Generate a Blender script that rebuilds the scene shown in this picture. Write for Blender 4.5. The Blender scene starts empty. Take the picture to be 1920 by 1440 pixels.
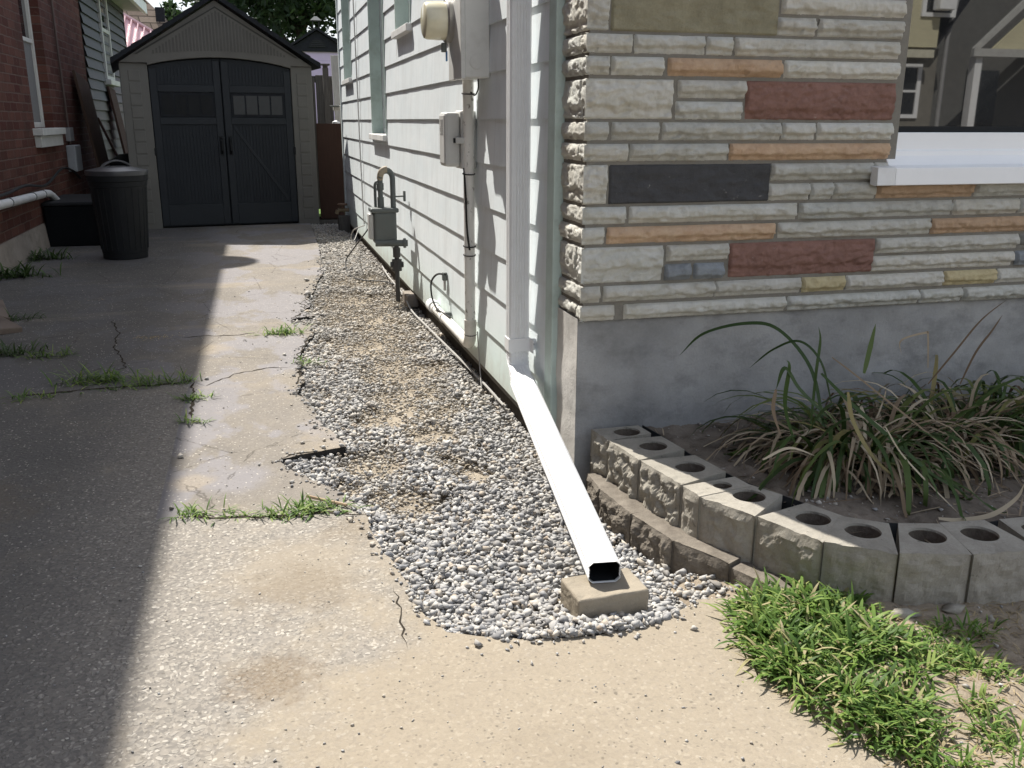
import bpy, bmesh, math, random
import numpy as np
from mathutils import Vector, Matrix, noise as mnoise
from math import radians as rad, sin, cos, pi

random.seed(7); np.random.seed(7)
S = bpy.context.scene
COL = S.collection

# ---------------------------------------------------------------- camera
H = 1.13; F = 1720.0
YAW, PIT, ROL = .26499, .27891, .0036
_f = np.array([sin(YAW)*cos(PIT), cos(YAW)*cos(PIT), -sin(PIT)])
_r = np.array([cos(YAW), -sin(YAW), 0.0]); _u = np.cross(_r, _f)
_r2 = _r*cos(ROL)+_u*sin(ROL); _u2 = -_r*sin(ROL)+_u*cos(ROL)
cam_d = bpy.data.cameras.new('camera'); cam = bpy.data.objects.new('camera', cam_d); COL.objects.link(cam)
m = Matrix.Identity(4)
for i in range(3):
    m[i][0] = _r2[i]; m[i][1] = _u2[i]; m[i][2] = -_f[i]
m[0][3], m[1][3], m[2][3] = 0, 0, H
cam.matrix_world = m
cam_d.sensor_width = 36; cam_d.lens = 36*F/1920; cam_d.clip_start = .05; cam_d.clip_end = 2000
S.camera = cam
# ---------------------------------------------------------------- light
KX, KY = .262, .725                       # sun rays move +KX in x and -KY in y per metre of drop
elev = math.atan(1/math.hypot(KX, KY)); az = math.atan2(-KX, KY)
W = bpy.data.worlds.new('World'); S.world = W; W.use_nodes = True
nt = W.node_tree; nt.nodes.clear()
sky = nt.nodes.new('ShaderNodeTexSky'); sky.sky_type = 'NISHITA'; sky.sun_disc = False
sky.sun_elevation = elev; sky.sun_rotation = az; sky.air_density = 1.0; sky.dust_density = 2.5; sky.altitude = 200
bg = nt.nodes.new('ShaderNodeBackground'); bg.inputs[1].default_value = .087
tc = nt.nodes.new('ShaderNodeTexCoord'); ns = nt.nodes.new('ShaderNodeTexNoise')
ns.inputs['Scale'].default_value = 2.6; ns.inputs['Detail'].default_value = 9; ns.inputs['Roughness'].default_value = .6
rp = nt.nodes.new('ShaderNodeValToRGB'); rp.color_ramp.elements[0].position = .42; rp.color_ramp.elements[1].position = .62
mx = nt.nodes.new('ShaderNodeMix'); mx.data_type = 'RGBA'; mx.inputs[7].default_value = (8.3, 8.8, 9.7, 1)
out = nt.nodes.new('ShaderNodeOutputWorld')
L = nt.links.new
L(tc.outputs['Generated'], ns.inputs['Vector']); L(ns.outputs['Fac'], rp.inputs[0]); L(rp.outputs[0], mx.inputs[0])
L(sky.outputs[0], mx.inputs[6]); L(mx.outputs[2], bg.inputs[0]); L(bg.outputs[0], out.inputs[0])
sd = bpy.data.lights.new('sun', 'SUN'); sd.energy = 5.0; sd.angle = rad(.55); sd.color = (1, .955, .88)
sun = bpy.data.objects.new('sun', sd); COL.objects.link(sun)
sun.rotation_euler = Vector((-KX, KY, 1)).to_track_quat('Z', 'Y').to_euler(); sun.location = (-3, 8, 12)
S.view_settings.view_transform = 'Standard'; S.view_settings.look = 'None'; S.view_settings.exposure = .85; S.view_settings.gamma = 1

# ---------------------------------------------------------------- helpers
_M = np.array([_r2, -_u2, _f]); _C = np.array([0, 0, H])
def on(x, y, ax, val):
    """point of the scene plane (axis ax = val) measured on the photograph at 1920 x 1440"""
    d = _M.T @ np.array([(x-960)/F, (y-720)/F, 1.0]); t = (val-_C[ax])/d[ax]
    return _C+t*d
def gp(x, y, z=0.0): return on(x, y, 2, z)

def P(o, label=None, cat=None, group=None, kind=None):
    if label: o['label'] = label
    if cat: o['category'] = cat
    if group: o['group'] = group
    if kind: o['kind'] = kind
    return o
def thing(name, label, cat, loc=(0, 0, 0), rotz=0, group=None):
    o = bpy.data.objects.new(name, None); COL.objects.link(o); o.empty_display_size = .1
    o.location = loc; o.rotation_euler = (0, 0, rotz); P(o, label, cat, group); return o
def link(name, me, mat=None, parent=None, smooth=False):
    o = bpy.data.objects.new(name, me); COL.objects.link(o)
    if mat:
        for mm in (mat if isinstance(mat, (list, tuple)) else [mat]): me.materials.append(mm)
    if smooth: me.polygons.foreach_set('use_smooth', [True]*len(me.polygons))
    if parent: o.parent = parent
    return o
def npmesh(name, v, f, attrs=None):
    """v (n,3); f (m,k) int array with k 3 or 4; attrs name -> per-vertex floats or rgb"""
    v = np.asarray(v, np.float32); f = np.asarray(f, np.int32); k = f.shape[1]
    me = bpy.data.meshes.new(name)
    me.vertices.add(len(v)); me.vertices.foreach_set('co', v.ravel())
    me.loops.add(f.size); me.loops.foreach_set('vertex_index', f.ravel())
    me.polygons.add(len(f)); me.polygons.foreach_set('loop_start', np.arange(0, f.size, k, dtype=np.int32))
    me.polygons.foreach_set('loop_total', np.full(len(f), k, np.int32))
    me.update(calc_edges=True); me.validate()
    if attrs:
        for n, a in attrs.items():
            a = np.asarray(a, np.float32)
            if a.ndim == 1:
                at = me.attributes.new(n, 'FLOAT', 'POINT'); at.data.foreach_set('value', a)
            else:
                at = me.attributes.new(n, 'FLOAT_COLOR', 'POINT')
                at.data.foreach_set('color', np.c_[a, np.ones(len(a))].astype(np.float32).ravel())
    return me
class MB:
    def __init__(s): s.v = []; s.f = []
    def add(s, vs, fs):
        n = len(s.v); s.v += [tuple(map(float, p)) for p in vs]; s.f += [tuple(i+n for i in q) for q in fs]; return s
    def box(s, x0, x1, y0, y1, z0, z1):
        return s.add([(x, y, z) for z in (z0, z1) for x, y in ((x0, y0), (x1, y0), (x1, y1), (x0, y1))],
                     [(3, 2, 1, 0), (4, 5, 6, 7), (0, 1, 5, 4), (1, 2, 6, 5), (2, 3, 7, 6), (3, 0, 4, 7)])
    def prism(s, poly, a, b, axis='z'):
        """polygon extruded from a to b; polygon coords are the other two axes in order"""
        n = len(poly)
        def p3(p, c): return {'z': (p[0], p[1], c), 'y': (p[0], c, p[1]), 'x': (c, p[0], p[1])}[axis]
        vs = [p3(p, a) for p in poly]+[p3(p, b) for p in poly]
        fs = [tuple(range(n))[::-1], tuple(range(n, 2*n))]+[(i, (i+1) % n, n+(i+1) % n, n+i) for i in range(n)]
        return s.add(vs, fs)
    def tube(s, pts, r, seg=10, cap=True):
        pts = [Vector(p) for p in pts]; n = len(pts)
        rs = r if isinstance(r, (list, tuple)) else [r]*n
        t0 = (pts[1]-pts[0]).normalized(); up = Vector((0, 0, 1)) if abs(t0.z) < .9 else Vector((1, 0, 0))
        u = t0.cross(up).normalized(); vs = []; fs = []
        for i, p in enumerate(pts):
            t = ((pts[min(i+1, n-1)]-pts[i]).normalized()+(pts[i]-pts[max(i-1, 0)]).normalized())
            t = t.normalized() if t.length > 1e-6 else t0
            u = (u-t*u.dot(t)).normalized(); w = t.cross(u)
            for k in range(seg):
                a = 2*pi*k/seg; vs.append(p+(u*cos(a)+w*sin(a))*rs[i])
        for i in range(n-1):
            for k in range(seg):
                fs.append((i*seg+k, i*seg+(k+1) % seg, (i+1)*seg+(k+1) % seg, (i+1)*seg+k))
        if cap: fs += [tuple(range(seg))[::-1], tuple(range((n-1)*seg, n*seg))]
        return s.add(vs, fs)
    def lathe(s, prof, c=(0, 0, 0), seg=28, axis='z', sq=1.0):
        vs = []; fs = []
        for r, h in prof:
            for k in range(seg):
                a = 2*pi*k/seg; x, y = r*cos(a), r*sin(a)*sq
                vs.append({'z': (c[0]+x, c[1]+y, c[2]+h), 'x': (c[0]+h, c[1]+x, c[2]+y), 'y': (c[0]+x, c[1]+h, c[2]+y)}[axis])
        for i in range(len(prof)-1):
            for k in range(seg): fs.append((i*seg+k, i*seg+(k+1) % seg, (i+1)*seg+(k+1) % seg, (i+1)*seg+k))
        if prof[0][0] > 1e-5: fs.append(tuple(range(seg))[::-1])
        if prof[-1][0] > 1e-5: fs.append(tuple(range((len(prof)-1)*seg, len(prof)*seg)))
        return s.add(vs, fs)
    def sweep(s, frames, prof):
        """frames: list of (pos, u, w); prof: list of (a,b)"""
        n = len(prof); vs = []; fs = []
        for p, u, w in frames:
            for a, b in prof: vs.append(Vector(p)+Vector(u)*a+Vector(w)*b)
        for i in range(len(frames)-1):
            for k in range(n): fs.append((i*n+k, i*n+(k+1) % n, (i+1)*n+(k+1) % n, (i+1)*n+k))
        return s.add(vs, fs)
    def build(s, name, mat=None, parent=None, bevel=0, smooth=False, seg=2):
        me = bpy.data.meshes.new(name); me.from_pydata(s.v, [], s.f); me.update()
        bm = bmesh.new(); bm.from_mesh(me); bmesh.ops.recalc_face_normals(bm, faces=bm.faces); bm.to_mesh(me); bm.free()
        o = link(name, me, mat, parent, smooth)
        if bevel:
            b = o.modifiers.new('bevel', 'BEVEL'); b.width = bevel; b.segments = seg; b.limit_method = 'ANGLE'; b.angle_limit = rad(35)
        if smooth:
            try: me.set_sharp_from_angle(angle=rad(40))
            except Exception: pass
        return o
def arc(c, r, a0, a1, n, plane='xz'):
    out = []
    for i in range(n+1):
        a = a0+(a1-a0)*i/n; p, q = r*cos(a), r*sin(a)
        out.append({'xz': (c[0]+p, c[1], c[2]+q), 'yz': (c[0], c[1]+p, c[2]+q), 'xy': (c[0]+p, c[1]+q, c[2])}[plane])
    return out
def smooth_path(pts, n=6):
    P_ = [Vector(p) for p in pts]; P_ = [P_[0]*2-P_[1]]+P_+[P_[-1]*2-P_[-2]]; o = []
    for i in range(1, len(P_)-2):
        a, b, c, d = P_[i-1:i+3]
        for k in range(n):
            t = k/n
            o.append(.5*((2*b)+(c-a)*t+(2*a-5*b+4*c-d)*t*t+(3*b-a-3*c+d)*t**3))
    o.append(P_[-2]); return o

# ---- node helper
class Mat:
    def __init__(s, name, rough=.8, spec=.3):
        s.m = bpy.data.materials.new(name); s.m.use_nodes = True; s.t = s.m.node_tree
        s.b = s.t.nodes['Principled BSDF']; s.b.inputs['Roughness'].default_value = rough
        s.b.inputs['Specular IOR Level'].default_value = spec; s._tc = None; s.h = None
    def n(s, t): return s.t.nodes.new('ShaderNode'+t)
    def l(s, a, b):
        if isinstance(a, bpy.types.NodeSocket): s.t.links.new(a, b)
        else: b.default_value = a
    def co(s, scale=(1, 1, 1), loc=(0, 0, 0), rot=(0, 0, 0), kind='Object'):
        if s._tc is None: s._tc = s.n('TexCoord')
        mp = s.n('Mapping'); mp.inputs['Scale'].default_value = scale; mp.inputs['Location'].default_value = loc; mp.inputs['Rotation'].default_value = rot
        s.t.links.new(s._tc.outputs[kind], mp.inputs[0]); return mp.outputs[0]
    def noise(s, sc, det=4, ro=.55, vec=None, dist=0):
        x = s.n('TexNoise'); x.inputs['Scale'].default_value = sc; x.inputs['Detail'].default_value = det
        x.inputs['Roughness'].default_value = ro; x.inputs['Distortion'].default_value = dist
        s.t.links.new(vec if vec is not None else s.co(), x.inputs['Vector']); return x.outputs['Fac']
    def vor(s, sc, vec=None, feat='F1', rnd=1):
        x = s.n('TexVoronoi'); x.feature = feat; x.inputs['Scale'].default_value = sc; x.inputs['Randomness'].default_value = rnd
        s.t.links.new(vec if vec is not None else s.co(), x.inputs['Vector']); return x.outputs
    def ramp(s, fac, stops, interp='LINEAR'):
        x = s.n('ValToRGB'); e = x.color_ramp; e.interpolation = interp
        while len(e.elements) < len(stops): e.elements.new(.5)
        for i, (p, c) in enumerate(stops):
            e.elements[i].position = p; e.elements[i].color = (c, c, c, 1) if not isinstance(c, tuple) else (*c[:3], 1)
        s.l(fac, x.inputs[0]); return x.outputs[0]
    def mix(s, f, a, b, mode='MIX'):
        x = s.n('Mix'); x.data_type = 'RGBA'; x.blend_type = mode
        s.l(f, x.inputs[0])
        for v, i in ((a, 6), (b, 7)):
            if isinstance(v, bpy.types.NodeSocket): s.t.links.new(v, x.inputs[i])
            else: x.inputs[i].default_value = (v, v, v, 1) if not isinstance(v, tuple) else (*v[:3], 1)
        return x.outputs[2]
    def math(s, op, a, b=0.0, c=None):
        x = s.n('Math'); x.operation = op; s.l(a, x.inputs[0]); s.l(b, x.inputs[1])
        if c is not None: s.l(c, x.inputs[2])
        return x.outputs[0]
    def sstep(s, v, a, b):
        x = s.n('MapRange'); x.interpolation_type = 'SMOOTHSTEP'; s.l(v, x.inputs[0]); x.inputs[1].default_value = a; x.inputs[2].default_value = b
        return x.outputs[0]
    def xyz(s, vec=None):
        x = s.n('SeparateXYZ'); s.t.links.new(vec if vec is not None else s.co(), x.inputs[0]); return x.outputs
    def attr(s, name, out='Fac'):
        x = s.n('Attribute'); x.attribute_name = name; return x.outputs[out]
    def col(s, c):
        if isinstance(c, bpy.types.NodeSocket): s.t.links.new(c, s.b.inputs['Base Color'])
        else: s.b.inputs['Base Color'].default_value = (*c, 1)
        return s
    def bump(s, h, st=.3, d=.01):
        x = s.n('Bump'); x.inputs['Strength'].default_value = st; x.inputs['Distance'].default_value = d; s.l(h, x.inputs['Height'])
        if s.h is not None: s.t.links.new(s.h, x.inputs['Normal'])
        s.h = x.outputs[0]; s.t.links.new(s.h, s.b.inputs['Normal']); return s
    def rough(s, v): s.l(v, s.b.inputs['Roughness']); return s
    def blob(s, c, r, amp=.35, sc=14):
        """soft spot of wear at c with a noisy outline, 1 inside"""
        v = s.n('VectorMath'); v.operation = 'DISTANCE'; s.t.links.new(s.co(), v.inputs[0]); v.inputs[1].default_value = c
        nz = s.noise(sc, 5, .6); d = s.math('ADD', v.outputs['Value'], s.math('MULTIPLY', s.math('SUBTRACT', nz, .5), r*amp*2))
        x = s.sstep(d, r, r*.35); return x

def simple(name, c, rough=.6, spec=.3, var=.12, sc=6, bump=0, bsc=60, metal=0, dirt=None):
    k = Mat(name, rough, spec); a = tuple(max(0, x*(1-var)) for x in c); b = tuple(min(1, x*(1+var)) for x in c)
    base = k.mix(k.ramp(k.noise(sc, 6, .6), [(.3, 0.), (.7, 1.)]), a, b)
    if dirt: base = k.mix(k.ramp(k.noise(sc*1.7, 8, .7), [(.5, 0.), (.75, dirt[1])]), base, dirt[0])
    k.col(base); k.b.inputs['Metallic'].default_value = metal
    if bump: k.bump(k.noise(bsc, 5, .6), bump, .004)
    return k.m

# ---- materials
def asphalt_mat():
    k = Mat('worn_asphalt', .93, .12)
    X, Y, Z = k.xyz()
    # older slab far away is smooth, near slab shows its stones
    nw = k.noise(.9, 3); wob = k.math('MULTIPLY', k.math('SUBTRACT', nw, .5), .25)
    yb = k.math('ADD', Y, wob)
    left = k.math('LESS_THAN', X, -.36)
    thr = k.math('ADD', k.math('MULTIPLY', left, 1.58), 2.64)
    near = k.sstep(k.math('SUBTRACT', yb, thr), .08, -.05)
    wv0 = k.n('TexNoise'); wv0.inputs['Scale'].default_value = 30; k.t.links.new(k.co(), wv0.inputs['Vector']); vm0 = k.n('VectorMath'); vm0.operation = 'MULTIPLY_ADD'; k.t.links.new(wv0.outputs['Color'], vm0.inputs[0]); vm0.inputs[1].default_value = (.022, .022, 0); k.t.links.new(k.co(), vm0.inputs[2]); WV = vm0.outputs[0]
    v1 = k.vor(80, WV); v2 = k.vor(150, WV); v3 = k.vor(40, feat='F1')
    c1 = k.n('SeparateColor'); k.l(v1['Color'], c1.inputs[0]); c2 = k.n('SeparateColor'); k.l(v2['Color'], c2.inputs[0])
    pr1 = c1.outputs[0]; pr2 = c2.outputs[0]
    vis = k.sstep(pr1, .42, .62)
    inside1 = k.math('MULTIPLY', k.sstep(v1['Distance'], .60, .40), vis)
    fine = k.noise(300, 3, .7)
    g0 = k.mix(k.ramp(k.noise(1.3, 7, .65, k.co((1, .7, 1))), [(.35, 0.), (.68, 1.)]), (.195, .187, .183), (.285, .27, .262))
    g0 = k.mix(k.ramp(k.noise(9, 6, .7), [(.3, 0.), (.75, .5)]), g0, (.33, .305, .27))
    g0 = k.mix(.6, g0, k.mix(fine, (.10, .098, .095), (.44, .42, .385)), 'OVERLAY')
    # stones in the binder
    stone = k.ramp(pr1, [(.0, (.13, .127, .123)), (.35, (.23, .22, .208)), (.62, (.29, .277, .258)), (.90, (.34, .322, .29)), (.965, (.48, .46, .42)), (1, (.60, .58, .54))])
    st2 = k.ramp(pr2, [(.0, (.16, .156, .15)), (.6, (.29, .275, .255)), (.93, (.34, .32, .29)), (.975, (.56, .54, .50))])
    amt = k.math('ADD', k.math('MULTIPLY', near, .62), .14)
    ca = k.mix(k.math('MULTIPLY', inside1, amt), g0, stone)
    ca = k.mix(k.math('MULTIPLY', amt, .75), ca, st2)
    # smooth worn lilac-grey patches of the old surface
    sm = k.math('MULTIPLY', k.ramp(k.noise(2.1, 5, .6, k.co((1, .6, 1), (3, 1, 0))), [(.49, 0.), (.53, 1.)]), k.math('SUBTRACT', 1., near))
    sm = k.math('MAXIMUM', sm, k.math('MULTIPLY', k.blob((-.16, 2.95, 0), .17, .5, 6), k.math('SUBTRACT', 1., near)))
    ca = k.mix(k.math('MULTIPLY', sm, .75), ca, (.225, .222, .242))
    ca = k.mix(k.math('MULTIPLY', k.math('ADD', k.sstep(X, -.1, -.8), k.math('MULTIPLY', k.math('SUBTRACT', k.noise(1.7, 6, .65), .5), .5)), .78), ca, (.078, .078, .080))  # colour darkened towards the left to paint in deeper shade
    # drifted sand
    n1 = k.noise(2.2, 7, .68, k.co((1, .8, 1), (5, 2, 0))); n2 = k.noise(26, 5, .7)
    rx = k.math('MULTIPLY', k.sstep(k.math('ADD', X, k.math('MULTIPLY', k.math('SUBTRACT', 2.3, Y), .45)), -.25, .95), .40)
    farless = k.math('MULTIPLY', k.sstep(Y, 3., 6.), .06)
    sf = k.math('ADD', n1, k.math('ADD', rx, k.math('SUBTRACT', k.math('MULTIPLY', n2, .16), farless)))
    sand = k.sstep(sf, .60, .86)
    streak = k.math('MULTIPLY', k.ramp(k.noise(1.0, 6, .6, k.co((.7, 2.3, 1))), [(.56, 0.), (.72, 1.)]), k.sstep(Y, 3.2, 4.5))
    sand = k.math('MAXIMUM', sand, k.math('MULTIPLY', streak, .95))
    for c, r in (((.05, 2.25, 0), .26), ((-.31, 4.82, 0), .16), ((-.28, 2.95, 0), .10), ((.22, 3.15, 0), .2), ((.35, 2.2, 0), .2)):
        sand = k.math('MAXIMUM', sand, k.math('MULTIPLY', k.blob(c, r, .5), .7))
    sand = k.math('MULTIPLY', sand, k.math('SUBTRACT', 1., k.math('MULTIPLY', k.sstep(X, -.3, -.8), .62)))  # sand thinned on the left so the painted shade stays dark
    sandc = k.mix(k.noise(170, 4, .75), (.23, .20, .158), (.345, .303, .24))
    sandc = k.mix(k.math('MULTIPLY', k.math('GREATER_THAN', pr2, .80), .42), sandc, (.19, .165, .135))
    sandc = k.mix(k.math('MULTIPLY', k.math('LESS_THAN', pr2, .06), .3), sandc, (.46, .42, .35))
    sandc = k.mix(k.ramp(k.noise(11, 7, .75), [(.5, 0.), (.78, .5)]), sandc, (.235, .205, .165))
    ca = k.mix(k.math('MULTIPLY', sand, .82), ca, sandc)
    v4 = k.vor(105, WV); c4 = k.n('SeparateColor'); k.l(v4['Color'], c4.inputs[0])
    fl = k.math('MULTIPLY', k.math('GREATER_THAN', c4.outputs[0], .90), k.sstep(v4['Distance'], .42, .25))
    ca = k.mix(k.math('MULTIPLY', fl, k.math('SUBTRACT', .6, k.math('MULTIPLY', sand, .42))), ca, (.50, .48, .44))
    dk = k.math('MULTIPLY', k.math('LESS_THAN', c4.outputs[1], .14), k.sstep(v4['Distance'], .40, .2))
    ca = k.mix(k.math('MULTIPLY', dk, .5), ca, (.085, .078, .068))
    # stains
    st = k.math('MULTIPLY', k.blob((-.044, 1.76, 0), .125, .8, 26), k.ramp(k.noise(110, 5, .75), [(.35, .25), (.6, 1.)]))
    ca = k.mix(k.math('MULTIPLY', st, .72), ca, k.mix(k.noise(60, 4), (.10, .075, .05), (.2, .155, .11)))
    for c, r, a in (((.03, 2.14, 0), .17, .42), ((.19, 2.45, 0), .12, .35), ((-.95, 2.9, 0), .3, .35), ((.45, 1.35, 0), .15, .15)):
        ca = k.mix(k.math('MULTIPLY', k.math('MULTIPLY', k.blob(c, r, .9, 12), a), k.ramp(k.noise(70, 6, .75), [(.35, .35), (.65, 1.2)])), ca, (.15, .12, .085))
    # hairline crazing
    cz = k.vor(1.5, k.co((1, 1, 1)), 'DISTANCE_TO_EDGE')['Distance']
    wv = k.noise(14, 4, .6)
    cz = k.math('ADD', cz, k.math('MULTIPLY', k.math('SUBTRACT', wv, .5), .06))
    crk = k.math('MULTIPLY', k.sstep(k.math('ABSOLUTE', cz), .006, .0), k.math('SUBTRACT', 1., near))
    ca = k.mix(k.math('MULTIPLY', crk, .55), ca, (.05, .045, .04))
    ca = k.mix(1., ca, (1.02, .99, .94), 'MULTIPLY')
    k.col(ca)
    hh = k.math('MULTIPLY', k.math('MULTIPLY', inside1, k.math('ADD', .25, pr1)), k.math('SUBTRACT', 1., k.math('MULTIPLY', sand, .93)))
    k.bump(k.noise(5, 4, .5), .35, .02)
    k.bump(k.math('ADD', k.math('MULTIPLY', hh, k.math('ADD', .2, k.math('MULTIPLY', near, .6))), k.math('MULTIPLY', fine, .45)), .6, .004)
    return k.m
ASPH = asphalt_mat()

def sand_mat(name, a, b, dark=None):
    k = Mat(name, .97, .08)
    c = k.mix(k.ramp(k.noise(7, 8, .7), [(.3, 0.), (.7, 1.)]), a, b)
    c = k.mix(.55, c, k.mix(k.noise(220, 3, .8), (.25, .25, .25), (.78, .78, .78)), 'OVERLAY')
    if dark: c = k.mix(k.ramp(k.noise(16, 6, .7), [(.5, 0.), (.7, .8)]), c, dark)
    k.col(c); k.bump(k.noise(40, 7, .75), .6, .012); k.bump(k.noise(190, 4, .8), .5, .004); return k.m
SAND = sand_mat('beige_sand', (.24, .205, .16), (.36, .315, .25), (.18, .15, .115))
SOIL = sand_mat('dry_soil', (.125, .105, .086), (.24, .205, .17), (.07, .058, .047))
LAWNSOIL = sand_mat('lawn_soil', (.225, .185, .138), (.36, .305, .235), (.16, .13, .095))

def gravel_mat():
    k = Mat('crushed_stone', .8, .25)
    r = k.attr('rnd'); r2 = k.attr('rnd2')
    c = k.ramp(r, [(0, (.14, .142, .152)), (.14, (.25, .255, .268)), (.42, (.385, .388, .395)), (.64, (.485, .483, .475)), (.82, (.62, .605, .57)), (.93, (.52, .46, .38)), (1, (.36, .285, .215))])
    c = k.mix(k.math('MULTIPLY', k.ramp(k.noise(90, 5, .7), [(.4, 0.), (.7, 1.)]), .35), c, (.56, .55, .53))
    c = k.mix(k.math('MULTIPLY', r2, .7), c, (.46, .405, .325))
    c = k.mix(.20, c, (0, 0, 0))
    k.col(c); k.bump(k.noise(240, 4, .7), .4, .002); return k.m
GRAV = gravel_mat()

def stoneface_mat():
    k = Mat('split_stone', .9, .15)
    c = k.attr('tint', 'Color')
    c = k.mix(.75, c, k.mix(k.ramp(k.noise(17, 9, .75), [(.25, 0.), (.75, 1.)]), (.34, .34, .33), (.66, .66, .66)), 'OVERLAY')
    c = k.mix(.3, c, k.mix(k.noise(160, 4, .8), (.33, .33, .33), (.70, .70, .70)), 'OVERLAY')
    c = k.mix(k.ramp(k.noise(9, 9, .78, None, 1.2), [(.6, 0.), (.72, .35)]), c, (.30, .285, .25))
    c = k.mix(k.ramp(k.noise(27, 7, .8), [(.63, 0.), (.72, .45)]), c, (.62, .60, .55))
    k.col(c); k.bump(k.noise(70, 8, .75), .8, .007); k.bump(k.noise(280, 4, .7), .35, .002); return k.m
STONE = stoneface_mat()
def mortar():
    k = Mat('mortar', .95, .1); k.col(k.mix(k.noise(70, 6, .7), (.17, .16, .138), (.27, .255, .225))); k.bump(k.noise(120, 5, .7), .6, .004); return k.m
MORT = mortar()
def concrete(name, a, b, stain=(.14, .13, .12), sa=.6):
    k = Mat(name, .92, .15)
    c = k.mix(k.ramp(k.noise(3.2, 8, .65), [(.3, 0.), (.7, 1.)]), a, b)
    c = k.mix(k.ramp(k.noise(5.5, 9, .7, k.co((1, 1, 1.7), (2, 4, 1))), [(.5, 0.), (.72, sa)]), c, stain)
    c = k.mix(.35, c, k.mix(k.noise(150, 4, .75), (.32, .32, .32), (.7, .7, .7)), 'OVERLAY')
    k.col(c); k.bump(k.noise(9, 6, .6), .35, .02); k.bump(k.noise(120, 5, .7), .35, .004); return k.m
PARGE = concrete('parged_concrete', (.245, .246, .245), (.40, .40, .395), (.165, .166, .166), .75)
PARGE_OLD = concrete('old_parging', (.23, .20, .17), (.33, .29, .25), (.13, .12, .09))
def block_mat():
    k = Mat('split_block', .95, .1)
    inf = k.n('ObjectInfo'); r = inf.outputs['Random']
    base = k.mix(r, (.33, .31, .265), (.43, .40, .345))
    c = k.mix(k.ramp(k.noise(12, 8, .72), [(.3, 0.), (.7, 1.)]), k.mix(.55, base, (.17, .155, .13)), base)
    c = k.mix(.5, c, k.mix(k.noise(180, 5, .8), (.25, .25, .25), (.75, .75, .75)), 'OVERLAY')
    sp = k.vor(160); k.l(sp['Distance'], k.n('Math').inputs[0])
    c = k.mix(k.math('MULTIPLY', k.sstep(k.noise(34, 4, .6), .62, .72), .6), c, (.11, .10, .085))
    k.col(c); k.bump(k.noise(70, 6, .8), .5, .007); k.bump(k.noise(330, 4, .8), .55, .0025); return k.m
BLOCK = block_mat()
def brown_block_mat():
    k = Mat('buried_block', .96, .08)
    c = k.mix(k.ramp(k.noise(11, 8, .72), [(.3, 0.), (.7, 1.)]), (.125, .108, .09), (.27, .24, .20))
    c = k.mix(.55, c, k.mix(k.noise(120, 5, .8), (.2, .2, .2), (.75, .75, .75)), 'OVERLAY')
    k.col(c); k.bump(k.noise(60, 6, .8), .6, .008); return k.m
BLOCKB = brown_block_mat()

def siding_mat():
    k = Mat('painted_siding', .72, .25)
    X, Y, Z = k.xyz()
    c = k.mix(k.ramp(k.noise(2.2, 7, .65, k.co((1, 1, 3))), [(.3, 0.), (.7, 1.)]), (.71, .775, .80), (.80, .845, .86))
    low = k.sstep(k.math('ADD', Z, k.math('MULTIPLY', k.noise(3, 4), .22)), .52, .12)
    c = k.mix(k.math('MULTIPLY', low, .8), c, (.65, .785, .735))
    gr = k.ramp(k.noise(5, 9, .72, k.co((1, 1.4, .35), (1, 7, 2))), [(.45, 0.), (.78, .5)])
    c = k.mix(gr, c, (.52, .53, .53))
    scr = k.ramp(k.noise(30, 6, .75, k.co((1, 3, .25), (1, 2, 2))), [(.64, 0.), (.75, .7)])
    c = k.mix(scr, c, (.30, .30, .29))
    c = k.mix(k.math('MULTIPLY', k.sstep(k.math('ADD', Z, k.math('MULTIPLY', k.noise(9, 6, .7), .22)), .30, .12), .5), c, (.42, .38, .31))
    row = k.math('FLOOR', k.math('DIVIDE', k.math('SUBTRACT', Z, .05), .1815)); jf = k.math('FRACT', k.math('ADD', k.math('DIVIDE', Y, .61), k.math('MULTIPLY', row, .37)))
    c = k.mix(k.math('MULTIPLY', k.math('LESS_THAN', jf, .0042), .55), c, (.33, .34, .34))
    k.col(c); k.bump(k.noise(70, 5, .6, k.co((1, 2.5, .3))), .2, .003); return k.m
SIDING = siding_mat()
TRIM = simple('mint_trim', (.50, .60, .565), .7, .25, .12, 5, .15, 50, dirt=((.28, .33, .27), .5))
TRIMW = simple('pale_trim', (.60, .66, .66), .65, .3, .1, 6, .1, 60, dirt=((.4, .42, .4), .4))
WHITEM = simple('white_enamel', (.77, .78, .785), .45, .4, .04, 5, dirt=((.52, .50, .46), .3))
WHITEV = simple('white_vinyl', (.90, .91, .92), .35, .5, .02, 4, dirt=((.66, .68, .72), .2))
def gray_box(name, c, d=(.35, .34, .32), am=.4, r=.5): return simple(name, c, r, .4, .06, 7, .08, 90, dirt=(d, am))
METERBOX = gray_box('meter_box_paint', (.58, .58, .56))
TELE = gray_box('weathered_plastic', (.53, .53, .51))
GASGREY = gray_box('gas_meter_paint', (.105, .118, .114), (.12, .12, .11), .5)
GASDARK = gray_box('dark_pipe', (.055, .055, .055), (.11, .08, .06), .4)
def chipped():
    k = Mat('chipped_white_pipe', .6, .35)
    c = k.mix(k.noise(8, 5), (.66, .65, .61), (.78, .77, .73))
    c = k.mix(k.ramp(k.noise(34, 6, .7, k.co((1, 1, .6))), [(.6, 0.), (.64, 1.)]), c, (.23, .215, .19)); k.col(c); return k.m
CHIP = chipped()
CREAM = simple('yellowed_glass', (.66, .62, .46), .18, .6, .12, 9)
BLACKP = simple('black_plastic', (.011, .0125, .014), .6, .22, .2, 8, .15, 120)
BLACKW = simple('black_cable', (.02, .02, .02), .6, .3, .1)
GREYW = simple('grey_cable', (.36, .35, .33), .6, .3, .1)
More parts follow.
